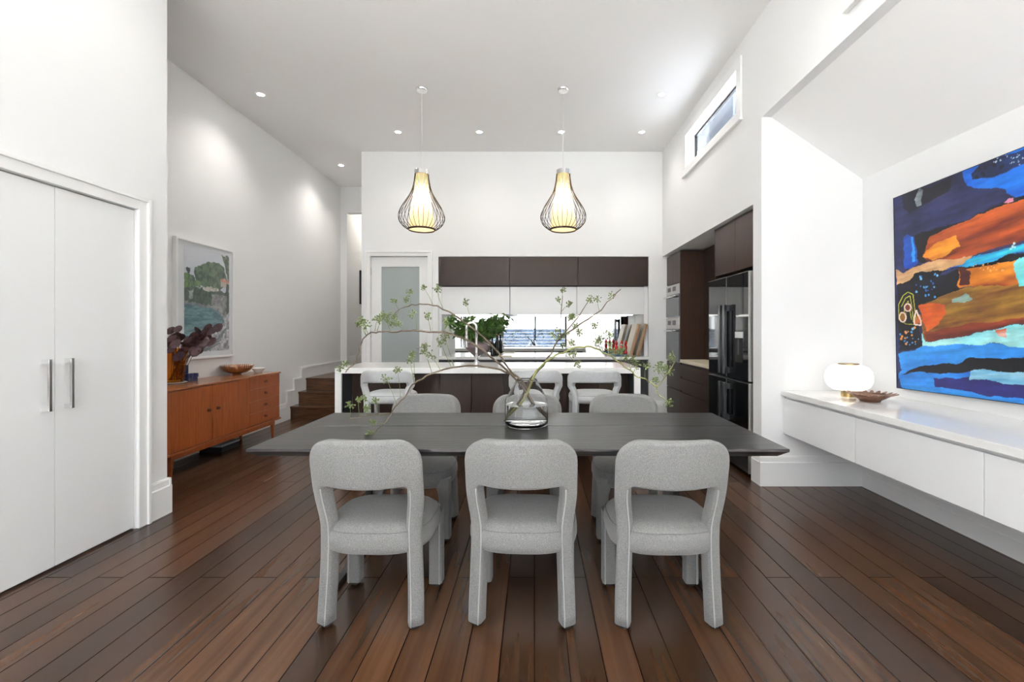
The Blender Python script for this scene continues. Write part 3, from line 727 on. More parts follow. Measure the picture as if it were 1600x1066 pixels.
fill([(48, 920), (110, 890), (250, 872), (330, 852), (420, 850), (R_, 840), (R_, 940), (400, 905), (250, 905), (110, 915)], srgb(12, 12, 20), srgb(30, 24, 30))
fill([(180, 925), (330, 930), (R_, 950), (R_, 1060), (533, 1012), (400, 1000), (280, 975), (185, 965)], srgb(26, 24, 80), srgb(44, 44, 110), st2)
fill([(326, 903), (533, 905), (760, 905), (760, 960), (533, 950), (330, 942)], srgb(90, 160, 200), srgb(170, 214, 226))
fill([(468, 235), (490, 215), (510, 212), (508, 228), (485, 237)], srgb(220, 110, 150), srgb(245, 190, 205), st2)
rs = random.Random(3)
def dots(x0, x1, y0, y1, k, cols, r0, r1):
    for _ in range(k):
        cx, cy = rs.uniform(x0, x1), rs.uniform(y0, y1); r = rs.uniform(r0, r1); c = rs.choice(cols)
        fill([(cx+r*math.cos(a), cy+1.1*r*math.sin(a)) for a in np.linspace(0, 2*PI, 9)[:-1]], c, sharp=True)
dots(110, 200, 515, 610, 22, [srgb(60, 140, 210), srgb(110, 180, 230), srgb(40, 100, 190)], 2, 5)
dots(45, 120, 730, 800, 24, [srgb(60, 140, 210), srgb(220, 140, 60), srgb(110, 180, 230)], 2, 5)
dots(340, 470, 470, 505, 22, [srgb(240, 170, 110)], 2, 3)
dots(430, 560, 30, 75, 26, [srgb(190, 210, 220)], 1.5, 3.5)
dots(480, 640, 390, 420, 14, [srgb(200, 240, 235)], 3, 6)
def stroke(pts, w_, c):
    for (x1, y1), (x2, y2) in zip(pts, pts[1:]):
        dx, dy = x2-x1, y2-y1; l = math.hypot(dx, dy) or 1; nx, ny = -dy/l*w_, dx/l*w_
        fill([(x1+nx, y1+ny), (x2+nx, y2+ny), (x2-nx, y2-ny), (x1-nx, y1-ny)], c, sharp=True)
yel = srgb(190, 186, 60)
stroke([(42, 640), (60, 605), (80, 590), (100, 600), (106, 660), (112, 720), (70, 718), (42, 700), (42, 640)], 1.6, yel)
stroke([(52, 650), (70, 615), (88, 605), (96, 660), (100, 712)], 1.6, yel); stroke([(60, 700), (66, 650), (80, 625), (92, 700)], 1.4, yel)
def loopd(cx, cy, rx, ry, w_=2.6): stroke([(cx+rx*math.cos(a), cy+ry*math.sin(a)) for a in np.linspace(0, 2*PI, 14)], w_, srgb(245, 220, 210))
fill([(66, 640), (90, 640), (90, 665), (66, 665)], srgb(120, 50, 24)); fill([(46, 676), (66, 676), (66, 708), (46, 708)], srgb(150, 100, 30)); fill([(104, 680), (120, 680), (126, 716), (104, 716)], srgb(200, 100, 40))
loopd(78, 652, 13, 15); loopd(57, 691, 13, 19); stroke([(112, 662), (104, 690), (104, 720), (130, 722), (130, 705), (118, 680), (112, 662)], 2.6, srgb(245, 220, 210))
br_ = fbm(uu+.1*vv, vv-.1*uu, 7, 60, 91, 4); b2 = fbm(uu, vv, 30, 40, 57, 3)
C = np.clip(C*(.62+.76*br_)[..., None]*(.8+.4*b2)[..., None]*.88, 0, 1)
t = thing('abstract_painting', 'large blue, orange and black abstract canvas on the niche wall', 'painting', (AX+.02, 3.26-aw/2, .87))
YA, ZA = 3.26-uu*aw, .868+vv*ah
o = picture_mesh('painted_face', YA, ZA, AX, C, vcol_mat('painted_canvas', .5), t, False)
obj('canvas_body', bx(AX+.001, XN-.003, 3.26-aw-.0, 3.26, .868, .868+ah), M['canvas'], t, world=True)
e = B(); k_ = .004
for a in ((3.26, 3.26+k_, .864, .872+ah), (3.26-aw-k_, 3.26-aw, .864, .872+ah)): box(e, AX-.002, AX+.03, *a)
for z in (.868-k_, .868+ah): box(e, AX-.002, AX+.03, 3.26-aw, 3.26, z, z+k_)
obj('edge_frame', e, M['canvas'], t, world=True)
t.rotation_euler = (math.radians(-1.3), 0, 0)

# framed coastal photograph on the left wall ------------------------------
FX = -3.46
def ppx(x, y):
    px = 265+x/4.845; py = 360+y/4.845; d = -FX*F/(VX-px); return (d, EH+(VY-py)*d/F)
y0_, y1_, z0_, z1_ = 4.446, 5.10, 1.046, 2.115
w_, h_ = 200, 320
uu, vv = np.meshgrid(np.linspace(0, 1, w_), np.linspace(0, 1, h_))
wu = uu+(fbm(uu, vv, 18, 24, 3)-.5)*.07; wv = vv+(fbm(uu, vv, 16, 28, 4)-.5)*.05
def toA(pts): return [((ppx(x, y)[0]-y0_)/(y1_-y0_), (ppx(x, y)[1]-z0_)/(z1_-z0_)) for x, y in pts]
st = np.clip((fbm(uu, vv, 22, 34, 8, 3)-.3)*2.4, 0, 1); st2 = np.clip((fbm(uu, vv, 40, 60, 12, 2)-.25)*2, 0, 1)
wt = np.clip((fbm(uu, vv, 9, 60, 15, 3)-.3)*2.4, 0, 1)
C = np.zeros((h_, w_, 3)); C[:] = mixc(srgb(196, 206, 220), srgb(222, 224, 232), vv)
fill([(118, 600), (118, 540), (300, 570), (465, 600), (465, 950), (100, 950)], srgb(56, 104, 118), srgb(120, 160, 168), wt)
fill([(118, 545), (118, 520), (200, 520), (320, 560), (465, 600), (465, 650), (330, 590), (200, 570)], srgb(110, 116, 122), srgb(160, 160, 165))
fill([(118, 340), (150, 310), (180, 330), (200, 350), (205, 430), (465, 470), (465, 620), (330, 570), (118, 530)], srgb(44, 70, 58), srgb(90, 112, 92))
fill([(195, 300), (210, 270), (250, 258), (300, 235), (350, 240), (400, 255), (430, 300), (450, 380), (400, 460), (300, 455), (260, 430), (205, 380)], srgb(40, 72, 50), srgb(104, 132, 96))
fill([(140, 285), (150, 275), (168, 290), (165, 318), (142, 312)], srgb(44, 56, 70))
fill([(120, 310), (160, 320), (178, 350), (170, 375), (120, 370)], srgb(58, 98, 44), srgb(110, 148, 70))
fill([(120, 370), (160, 362), (178, 400), (168, 430), (120, 436)], srgb(64, 104, 52), srgb(120, 156, 80))
fill([(180, 385), (220, 375), (250, 400), (246, 428), (200, 432), (180, 415)], srgb(66, 104, 66), srgb(120, 150, 96))
fill([(405, 190), (462, 200), (462, 420), (445, 330), (425, 260)], srgb(70, 88, 66), srgb(140, 150, 128))
fill([(396, 368), (462, 380), (462, 405), (396, 398)], srgb(200, 120, 100), srgb(220, 160, 140))
fill([(400, 396), (462, 404), (462, 440), (400, 430)], srgb(200, 190, 180))
fill([(262, 430), (330, 432), (380, 445), (380, 466), (262, 456)], srgb(150, 140, 130), srgb(222, 216, 208))
fill([(155, 455), (190, 450), (190, 520), (160, 520)], srgb(120, 130, 130), srgb(190, 196, 196))
fill([(330, 480), (440, 490), (440, 660), (400, 640), (360, 600), (330, 560)], srgb(110, 112, 116), srgb(176, 172, 172))
fill([(440, 410), (462, 410), (462, 640), (440, 640)], srgb(44, 62, 56), srgb(80, 96, 84))
fill([(462, 620), (420, 650), (425, 690), (395, 730), (330, 790), (230, 860), (180, 905), (160, 960), (465, 960)], srgb(130, 130, 140), srgb(232, 230, 234))
for k in range(5): stroke([(440-k*12, 740+k*28), (350-k*20, 850+k*18), (300-k*10, 905)], 5, srgb(120, 124, 132))
C = C*.92+.05
t = thing('framed_photograph', 'tall white framed photograph of a rocky tree-lined bay above the sideboard', 'picture', (XL, 4.75, .975))
fy0_, fy1_, fz0, fz1 = 4.33, 5.164, .972, 2.182
bm = B(); fw = .022
for a in ((fy0_, fy0_+fw, fz0, fz1), (fy1_-fw, fy1_, fz0, fz1), (fy0_+fw, fy1_-fw, fz0, fz0+fw), (fy0_+fw, fy1_-fw, fz1-fw, fz1)): box(bm, XL+.001, FX, *a)
obj('frame', bm, M['trim'], t, world=True, bevel=.002)
obj('mat_board', bx(XL+.003, FX-.018, fy0_+fw, fy1_-fw, fz0+fw, fz1-fw), mat('mat_board', (.84, .845, .87), .8), t, world=True)
picture_mesh('print', y0_+uu*(y1_-y0_), z0_+vv*(z1_-z0_), FX-.016, C, vcol_mat('photo_print', .5), t, False)
obj('glazing', bx(FX-.010, FX-.008, fy0_+fw, fy1_-fw, fz0+fw, fz1-fw), M['pane'], t, world=True)
# dark picture further down the corridor
t = thing('hall_picture', 'small dark framed picture on the corridor wall beyond the stairs', 'picture', (-3.42, 9.1, 1.8))
obj('frame', bx(-3.419, -3.39, 8.75, 9.4, 1.78, 2.44), M['black'], t, world=True, bevel=.003)
obj('print', bx(-3.391, -3.388, 8.8, 9.35, 1.83, 2.39), M['greybox'], t, world=True)

# ---------------------------------------------------------------- sideboard
t = thing('sideboard', 'teak sideboard with two doors and four drawers on tapered legs', 'sideboard', (-3.26, 4.52, 0))
sx0, sx1, sy0, sy1, sz0, sz1 = XL+.022, -3.05, 3.66, 5.375, .225, .772
obj('carcass', bx(sx0, sx1-.02, sy0, sy1, sz0, sz1-.02), M['teak'], t, world=True)
obj('top', bx(sx0, sx1+.006, sy0-.004, sy1+.006, sz1-.018, sz1), M['teaktop'], t, world=True, bevel=.003)
obj('bottom_rail', bx(sx0, sx1+.008, sy0-.004, sy1+.006, sz0-.018, sz0+.002), M['teak'], t, world=True, bevel=.004)
def ring_knob(p):
    return lathe(B(), [(0, .0), (.016, 0), (.016, .018), (.010, .018), (.008, .006), (0, .006)], 16)
def knob(par, y, z):
    bm = ring_knob(None); bmesh.ops.rotate(bm, verts=bm.verts, matrix=Matrix.Rotation(PI/2, 3, 'Y'))
    bmesh.ops.translate(bm, verts=bm.verts, vec=(sx1, y, z)); obj('knob', bm, M['teakdark'], par, world=True, smooth=True, autos=40)
for a, b, ky in ((3.69, 4.243, 4.19), (4.25, 4.80, 4.315)):
    d = obj('door', bx(sx1-.019, sx1, a+.002, b-.002, sz0+.006, sz1-.022), M['teak'], t, world=True, bevel=.002); knob(d, ky, .52)
for k in range(4):
    z0 = sz0+.006+k*.131
    d = obj('drawer', bx(sx1-.019, sx1, 4.806, 5.36, z0+.001, z0+.130), M['teak'], t, world=True, bevel=.002); knob(d, 5.075, z0+.07)
obj('base_frame', box(box(box(box(B(), -3.09, -3.065, 3.78, 5.29, .165, .207), -3.43, -3.41, 3.78, 5.29, .165, .207), -3.42, -3.08, 3.78, 3.80, .165, .207), -3.42, -3.08, 5.27, 5.29, .165, .207), M['teak'], t, world=True)
for (x, y) in ((-3.085, 3.80), (-3.085, 5.27), (-3.415, 3.80), (-3.415, 5.20)):
    bm = B(); dy = .012 if y > 4.5 else -.012
    loft(bm, [[(x-r+sh*0, y-r+s2, z), (x+r, y-r+s2, z), (x+r, y+r+s2, z), (x-r, y+r+s2, z)] for (r, z, s2, sh) in ((.011, 0, dy, 0), (.019, .207, 0, 0))])
    obj('leg', bm, M['teak'], t, world=True, bevel=.004)
# things on the sideboard
ZS = .772
vx, vy = -3.375, 4.2
t = thing('amber_vase', 'amber glass vase with flared rim at the near end of the sideboard', 'vase', (vx, vy, ZS+.012))
obj('body', lathe(B(), [(0, .006), (.068, .006), (.074, .02), (.082, .15), (.093, .24), (.118, .315), (.113, .315), (.088, .24), (.077, .15), (.068, .022), (0, .014)], 32), M['amber'], t, smooth=True)
obj('base_disc', lathe(B(), [(0, 0), (.07, 0), (.072, .006), (0, .006)], 32), M['amber'], t)
o = obj('saucer', lathe(B(), [(0, 0), (.07, 0), (.10, .009), (.098, .011), (.07, .004), (0, .004)], 32, (vx, vy, ZS)), M['whitecer'], smooth=True); tag(o, 'flat white saucer under the amber vase', 'saucer')
g = thing('burgundy_leaf_branches', 'dark burgundy smoke bush stems with round leaves in the amber vase', 'foliage', (vx, vy, ZS+.02))
bs, bl = B(), B()
def rleaf(bm, c, r, nrm):
    nrm = Vector(nrm).normalized(); a = nrm.orthogonal().normalized(); b = nrm.cross(a); cen = bm.verts.new(c)
    n = 12; vs_ = []
    for i in range(n):
        an = 2*PI*i/n; rr = r*(1+.18*math.cos(an)); vs_.append(bm.verts.new(Vector(c)+a*rr*math.cos(an)*1.15+b*rr*.72*math.sin(an)-nrm*r*.18*abs(math.sin(an))))
    for i in range(n): bm.faces.new((cen, vs_[i], vs_[(i+1) % n]))
ends = [((277, 515), 4.2), ((268, 528), 4.15), ((283, 527), 4.25), ((273, 538), 4.1), ((292, 531), 4.3), ((285, 548), 4.15), ((262, 535), 4.2), ((308, 516), 4.35), ((303, 525), 4.25),
        ((325, 511), 4.45), ((339, 513), 4.5), ((333, 516), 4.5), ((326, 521), 4.45), ((322, 532), 4.35), ((330, 533), 4.35), ((313, 527), 4.3), ((318, 523), 4.3), ((310, 540), 4.3), ((316, 542), 4.35), ((302, 547), 4.25), ((306, 551), 4.2), ((300, 536), 4.25),
        ((290, 540), 4.2), ((281, 556), 4.1), ((296, 533), 4.3), ((278, 524), 4.2), ((312, 533), 4.3), ((268, 516), 4.2), ((320, 516), 4.4), ((307, 531), 4.28)]
for (px, py), y in ends:
    e_ = P(px, py, y); e_.x = max(e_.x, XL+.08); e_ = e_-Vector((vx, vy, ZS+.02))
    mid = Vector((e_.x*.45, e_.y*.5, .27))
    st_ = Vector((random.uniform(-.04, .04), random.uniform(-.04, .04), .012))
    tube(bs, smooth_path([st_, mid, e_], 4), .0028, 5)
    rleaf(bl, e_, random.uniform(.036, .052), (random.uniform(-.2, .9), random.uniform(-1, -.2), random.uniform(-.5, .8)))
    q = e_*.75+mid*.25+Vector((random.uniform(-.02, .02), random.uniform(-.03, .03), random.uniform(-.03, .03)))
    rleaf(bl, q, random.uniform(.03, .045), (random.uniform(-.5, .9), -1, random.uniform(-.6, .8)))
obj('stems', bs, M['teakdark'], g, smooth=True); obj('leaves', bl, M['burg'], g, smooth=True)
for (px, y, h, r, lb) in ((288, 4.44, .15, .033, 'tall'), (295, 4.36, .075, .036, 'middle'), (302, 4.44, .07, .042, 'wide low')):
    x = (px-VX)*y/F
    t = thing('candle_holder', '%s navy blue cylindrical candle holder beside the amber vase' % lb, 'candle holder', (x, y, ZS), group='navy candle holders')
    obj('body', lathe(B(), [(0, 0), (r*.85, 0), (r*.85, h*.45), (r, h*.5), (r, h), (r*.7, h), (r*.7, h*.85), (0, h*.85)], 24), M['navy'], t, smooth=True, autos=40)
t = thing('slatted_bowl', 'fluted amber brown bowl with pale rim on the sideboard', 'bowl', (-3.33, 5.02, ZS))
obj('foot', lathe(B(), [(0, 0), (.04, 0), (.045, .014), (0, .014)], 24), M['bowlwood'], t)
bm = B(); n = 72; rings = []
for k, (r, z) in enumerate(((.03, .014), (.08, .022), (.12, .045), (.145, .075), (.158, .105), (.153, .105), (.138, .075), (.112, .048), (.07, .028), (0.001, .022))):
    rings.append([((r+(.003 if i % 3 == 0 else 0))*math.cos(2*PI*i/n), (r+(.003 if i % 3 == 0 else 0))*math.sin(2*PI*i/n), z) for i in range(n)])
loft(bm, rings, cap=False); obj('bowl', bm, M['bowlwood'], t, smooth=True)
bm = B()
for i in range(40):
    a = 2*PI*i/40; c_, s_ = math.cos(a), math.sin(a)
    tube(bm, [(.146*c_, .146*s_, .078), (.157*c_, .157*s_, .112)], .0045, 5)
obj('rim_ribs', bm, M['steel'], t, smooth=True)
t = thing('small_bowl', 'small white ceramic bowl at the far end of the sideboard', 'bowl', (-3.235, 5.25, ZS))
obj('bowl', lathe(B(), [(0, 0), (.035, 0), (.042, .008), (.066, .045), (.076, .056), (.071, .056), (.06, .042), (.035, .012), (0, .010)], 28), M['whitecer'], t, smooth=True)
t = thing('storage_box', 'flat grey box lying on the floor under the sideboard', 'box', (-3.34, 4.78, 0))
obj('body', bx(-.13, .10, -.14, .14, 0, .055), M['black'], t); obj('lid', bx(-.135, .105, -.145, .145, .055, .075), M['greybox'], t, bevel=.004)

# ---------------------------------------------------------------- dining table
TX0, TX1, TY0, TY1, TZ = -1.26, 1.115, 1.955, 2.82, .75
t = thing('dining_table', 'long charcoal stained timber dining table with a gap between its two boards', 'table', ((TX0+TX1)/2, 2.39, 0))
gp = 2.432
def plank(y0, y1, n0, n1):
    # bevelled board: underside is inset on outer sides
    e_ = .035; b = .012
    bm = B()
    a0 = e_ if n0 else 0; a1 = e_ if n1 else 0
    top = [(TX0, y0, TZ), (TX1, y0, TZ), (TX1, y1, TZ), (TX0, y1, TZ)]
    mid = [(TX0-.0, y0, TZ-b), (TX1, y0, TZ-b), (TX1, y1, TZ-b), (TX0, y1, TZ-b)]
    bot = [(TX0+e_, y0+a0, TZ-.04), (TX1-e_, y0+a0, TZ-.04), (TX1-e_, y1-a1, TZ-.04), (TX0+e_, y1-a1, TZ-.04)]
    return loft(bm, [top, mid, bot])
obj('top_board', plank(TY0, gp-.003, 1, 0), M['tabletop'], t, world=True, bevel=.0015)
obj('top_board', plank(gp+.003, TY1, 0, 1), M['tabletop'], t, world=True, bevel=.0015)
obj('underframe', bx(-1.0, .86, 2.2, 2.6, TZ-.065, TZ-.041), M['black'], t, world=True)
for x in (-.975, .838):
    bm = B(); s = .03
    box(bm, x-s/2, x+s/2, 2.10, 2.13, 0, TZ-.041); box(bm, x-s/2, x+s/2, 2.63, 2.66, 0, TZ-.041)
    box(bm, x-s/2, x+s/2, 2.13, 2.63, 0, .03); box(bm, x-s/2, x+s/2, 2.13, 2.63, TZ-.07, TZ-.041)
    obj('leg', bm, M['black'], t, world=True)

# ---------------------------------------------------------------- upholstered chairs
def polyres(p, m):
    p = [Vector((a, b)) for a, b in p]; seg = [0]
    for a, b in zip(p, p[1:]): seg.append(seg[-1]+(b-a).length)
    out = []
    for k in range(m):
        s = seg[-1]*k/(m-1)
        for i in range(len(seg)-1):
            if s <= seg[i+1]+1e-9:
                u = (s-seg[i])/max(seg[i+1]-seg[i], 1e-9); out.append(p[i].lerp(p[i+1], u)); break
    return out
def chair_geo(par, fab, H, hb, wtop, wmid, wfoot, legw, dep, sag, R, rake, seat, zfoot=.018, frontleg=(.205, .40, .033), piping=True, dip=.006):
    Rc = (wtop**2+sag**2)/(2*sag)
    zs = hb-.035
    def wo(z):
        zm = seat[1]
        if z < zm: u = z/zm; u = u*u*(3-2*u); return wfoot*(1-u)+wmid*u
        u = min(1, (z-zm)/(zs-zm)); u = u*u*(3-2*u); return wmid*(1-u)+wtop*u
    def mp_(x, z, dn):
        a = math.asin(max(-.99, min(.99, x/Rc)))
        return Vector((x-dn*math.sin(a), Rc*(1-math.cos(a))+dn*math.cos(a)+rake(z), z))
    def ring(O, I, rb=.014):
        l = (O-I).length; r = rb/l; rd = rb; pts = []
        q = 4
        for (cv, cd, a0) in ((r, rd, PI), (1-r, rd, 1.5*PI), (1-r, dep-rd, 0), (r, dep-rd, .5*PI)):
            for k in range(q):
                a = a0+(PI/2)*k/(q-1)
                v = cv+r*math.cos(a); d_ = cd+rd*math.sin(a)
                c = O.lerp(I, v); pts.append(mp_(c.x, c.y, d_))
        return pts
    legO = [Vector((-wo(z), z)) for z in np.linspace(zfoot, zs, 16)]
    legI = [Vector((p.x+legw, p.y)) for p in legO]
    oc = [(-wtop, zs), (-wtop, H-R)]+[(-wtop+R-R*math.cos(a), H-R+R*math.sin(a)) for a in np.linspace(0, PI/2, 10)]+[(-.001, H+.002)]
    r2 = .022
    ic = [(-wtop+legw, zs), (-wtop+legw, hb-r2)]+[(-wtop+legw+r2-r2*math.cos(a), hb-r2+r2*math.sin(a)) for a in np.linspace(0, PI/2, 6)]+[(-.08, hb-dip), (-.001, hb-dip*1.3)]
    Oa, Ia = polyres(oc, 22), polyres(ic, 22)
    arch = [(o, i) for o, i in zip(Oa, Ia)]
    arch = arch+[(Vector((-o.x, o.y)), Vector((-i.x, i.y))) for o, i in arch[::-1]]
    rings = [ring(o, i, .016) for o, i in arch]
    obj('backrest', loft(B(), rings, cap=False), fab, par, smooth=True)
    for s in (-1, 1):
        rr = [ring(Vector((o.x if s == -1 else -o.x, o.y)), Vector((i.x if s == -1 else -i.x, i.y)), .016) for o, i in zip(legO, legI)]
        bm = loft(B(), rr, cap=False); bm.faces.new(_first(bm, len(rr[0])))
        lg = obj('leg', bm, fab, par, smooth=True)
        if piping:
            pp = []
            for o, i in list(zip(legO, legI)):
                q_ = mp_(i.x-.006, i.y, .0); pp.append(Vector((q_.x if s == -1 else -q_.x, q_.y+.001, q_.z)))
            q_ = mp_(Ia[2].x-.006, Ia[2].y+.0, 0); pp.append(Vector((q_.x if s == -1 else -q_.x, q_.y+.001, q_.z)))
            obj('piping', tube(B(), pp, .0032, 6), M['piping'], lg, smooth=True)
        c = sum(rr[0], Vector())/len(rr[0])
        obj('glide', lathe(B(), [(0, 0), (.020, 0), (.020, .019), (0, .019)], 12, (c.x, c.y, 0)), M['rubber'], lg)
    # seat
    z0, z1, zt, ws, ya, yb = seat
    cy, b_ = (ya+yb)/2, (yb-ya)/2
    rings = []; n = 56
    for (z, ins) in ((z0, .05), (z0+.004, .022), (z0+.018, .006), (z0+.04, 0), (z1-.03, 0), (z1-.008, .004), (z1-.002, .009), (z1+.004, .012), (zt-.012, .035), (zt-.004, .07), (zt, .13), (zt+.002, .19)):
        rg = []
        for i in range(n):
            a = 2*PI*i/n; ca, sa = math.cos(a), math.sin(a)
            e = 2/3.6 if sa > 0 else 2/3.0
            x = (ws-ins)*abs(ca)**e*(1 if ca > 0 else -1); y = cy+(b_-ins)*abs(sa)**e*(1 if sa > 0 else -1)
            rg.append((x, y, z))
        rings.append(rg)
    st_ = obj('seat', loft(B(), rings), fab, par, smooth=True)
    rg = [(p[0]*1.001, cy+(p[1]-cy)*1.001, z1+.0) for p in rings[6]]; rg.append(rg[0]); 
    obj('seam', tube(B(), rg, .0018, 5), M['seam'], st_, smooth=True)
    fx_, fy_, hw = frontleg
    for s in (-1, 1):
        rr = []
        for z in np.linspace(zfoot, z1-.04, 8):
            g_ = hw*(1+.0*z)+.012*max(0, (z-(z0-.06))/.1); g_ = min(g_, hw+.02)
            rd = .012; ring_ = []
            for (cx_, cy_, a0) in ((g_-rd, hw-rd, 0), (-g_+rd, hw-rd, PI/2), (-g_+rd, -hw+rd, PI), (g_-rd, -hw+rd, 1.5*PI)):
                for k in range(4):
                    a = a0+PI/2*k/3; ring_.append((s*(fx_-(g_-hw))+cx_+rd*math.cos(a), fy_+cy_+rd*math.sin(a), z))
            rr.append(ring_)
        lg = obj('leg', loft(B(), rr), fab, par, smooth=True, autos=60)
        if piping: obj('piping', tube(B(), [(s*(fx_+hw-.012), fy_-hw-.0005, zfoot), (s*(fx_+hw-.012), fy_-hw-.0005, z0+.01)], .003, 6), M['piping'], lg)
        obj('glide', lathe(B(), [(0, 0), (.020, 0), (.020, .019), (0, .019)], 12, (s*fx_, fy_, 0)), M['rubber'], lg)
def _first(bm, n):
    bm.verts.ensure_lookup_table(); return [bm.verts[k] for k in range(n)][::-1]
M['seam'] = mat('seam_thread', (.16, .16, .16), .9)
G1 = 'grey upholstered dining chairs'
c0 = thing('dining_chair', '', 'chair', group=G1)
rk = lambda z: .022*math.sin(PI*min(z, .62)/.62)-max(0, (z-.45))*.18
chair_geo(c0, M['fabric'],   .82, .622, .243, .227, .238, .060, .064, .072, .095, rk, (.315, .415, .452, .243, .028, .455))
near = 'grey upholstered dining chair on the near side of the table, %s'
far = 'grey upholstered dining chair on the far side of the table, %s'
spots = [(-.705, 1.845, -.03, near % 'leftmost, its back to us'), (-.058, 1.85, -.045, near % 'middle, its back to us'), (.575, 1.84, .0, near % 'rightmost, its back to us'),
         (-.745, 3.115, PI, far % 'left end'), (-.05, 3.115, PI, far % 'middle, behind the glass vase'), (.615, 3.115, PI, far % 'right end')]
for i, (x, y, rz, lb) in enumerate(spots):
    c = c0 if i == 0 else copy_tree(c0)
    c.location = (x, y, 0); c.rotation_euler = (0, 0, rz); c['label'] = lb
s0 = thing('counter_stool', '', 'stool', group='pale grey counter stools at the island')
rk2 = lambda z: .02*math.sin(PI*min(z, .8)/.8)
chair_geo(s0, M['fabricl'], .905, .795, .255, .212, .235, .047, .055, .14, .075, rk2, (.60, .675, .705, .225, .05, .45), frontleg=(.19, .40, .022), piping=False, dip=-.004)
o = B()
tube(o, [(-.17, .40, .22), (.17, .40, .22)], .009, 8); obj('footrest', o, M['black'], s0, smooth=True)
for i, (px, lb) in enumerate(((599, 'pale grey counter stool at the left end of the island'), (837, 'pale grey counter stool behind the glass vase of branches'), (931.5, 'pale grey counter stool nearest the right end of the island'))):
    c = s0 if i == 0 else copy_tree(s0)
    c.location = ((px-VX)*3.98/F, 3.96, 0); c['label'] = lb

# ---------------------------------------------------------------- glass vase and branches
VXc, VYc = -.043, 2.45
t = thing('glass_vase', 'clear glass bottle-shaped vase half full of water on the dining table', 'vase', (VXc, VYc, TZ))
outer = [(.0, .0), (.108, .0), (.116, .006), (.118, .02), (.118, .126), (.116, .139), (.109, .155), (.090, .189), (.069, .227), (.060, .244), (.058, .252)]
inner = [(.0565, .252), (.058, .243), (.067, .226), (.088, .188), (.107, .154), (.114, .138), (.116, .126), (.116, .03), (.112, .018), (.10, .014), (0.0, .014)]
obj('body', lathe(B(), outer+inner, 48), M['glass'], t, smooth=True)
obj('water', lathe(B(), [(0, .0145), (.0995, .0145), (.1115, .0185), (.1155, .03), (.1155, .116), (0, .116)], 48), M['water'], t, smooth=True, autos=30)
def cluster(bm, bmS, c, r, k, base):
    for _ in range(k):
        v = Vector((random.gauss(0, 1), random.gauss(0, 1), random.gauss(0, 1))).normalized()*r*random.uniform(.45, 1)
        tube(bmS, [base, c+v*.5, c+v], .0009, 4, cap=False)
        ball(bm, c+v, random.uniform(.0030, .0048), 6, 5)
BR = []
BR.append(dict(lab='upper left one, arching highest', end=(850, 655), path=[((833, 632), 2.45), ((818, 600), 2.45), ((801, 582), 2.45), ((765, 537), 2.47), ((728, 506), 2.5), ((700, 487), 2.52), ((677, 476), 2.53), ((655, 476), 2.54), ((638, 478), 2.54), ((622, 485), 2.53), ((612, 497), 2.52)],
  cl=[((662, 450), (676, 476)), ((683, 451), (692, 482)), ((640, 457), (642, 478)), ((634, 468), (636, 478)), ((616, 470), (624, 485)), ((617, 496), (624, 486)), ((728, 472), (741, 515)), ((604, 500), (615, 490)), ((612, 507), (618, 490))], green=.0))
BR.append(dict(lab='longest left branch, drooping at its far tip', end=(852, 648), path=[((830, 625), 2.44), ((815, 605), 2.44), ((790, 577), 2.42), ((765, 556), 2.4), ((735, 533), 2.38), ((700, 521), 2.36), ((680, 518), 2.35), ((647, 517), 2.34), ((627, 517.5), 2.33), ((604, 519), 2.33), ((587, 518.5), 2.32), ((577, 521), 2.32), ((567, 530), 2.31), ((561, 546), 2.30), ((556, 563), 2.3), ((540, 582), 2.29)],
  cl=[((596, 494), (589, 518)), ((560, 505), (572, 525)), ((572, 509), (576, 522)), ((668, 494), (673, 517)), ((644, 491), (652, 517)), ((540, 568), (552, 572)), ((620, 506), (630, 517)), ((590, 500), (586, 518)), ((604, 490), (610, 518)), ((566, 500), (572, 525)), ((698, 503), (706, 522)), ((531, 575), (545, 578))], green=0))
BR.append(dict(lab='low left one, drooping forward onto the table', end=(848, 660), path=[((826, 622), 2.46), ((812, 594), 2.46), ((797, 584), 2.45), ((773, 576), 2.43), ((745, 572.5), 2.41), ((717, 572.5), 2.39), ((694, 577), 2.37), ((675, 584), 2.35), ((652, 596), 2.33), ((641, 605), 2.32), ((631, 622), 2.30), ((618, 636), 2.28), ((607, 655), 2.24), ((598, 665), 2.21), ((583, 680), 2.17)],
  cl=[((664, 541), (675, 583)), ((674, 555), (688, 578)), ((640, 562), (647, 598)), ((621, 578), (626, 622)), ((603, 590), (620, 632)), ((695, 527), (709, 572)), ((689, 535), (705, 573)), ((661, 548), (675, 583)), ((582, 661), (600, 662)), ((577, 677), (590, 672)), ((645, 553), (647, 590))], green=0,
  sub=[([((610, 646), 2.26), ((595, 648), 2.27), ((575, 650), 2.28), ((558, 653), 2.28), ((546, 654), 2.28)], [((547, 633), (547, 654)), ((560, 624), (562, 652)), ((569, 622), (572, 651)), ((585, 625), (592, 648)), ((573, 638), (580, 650))])]))
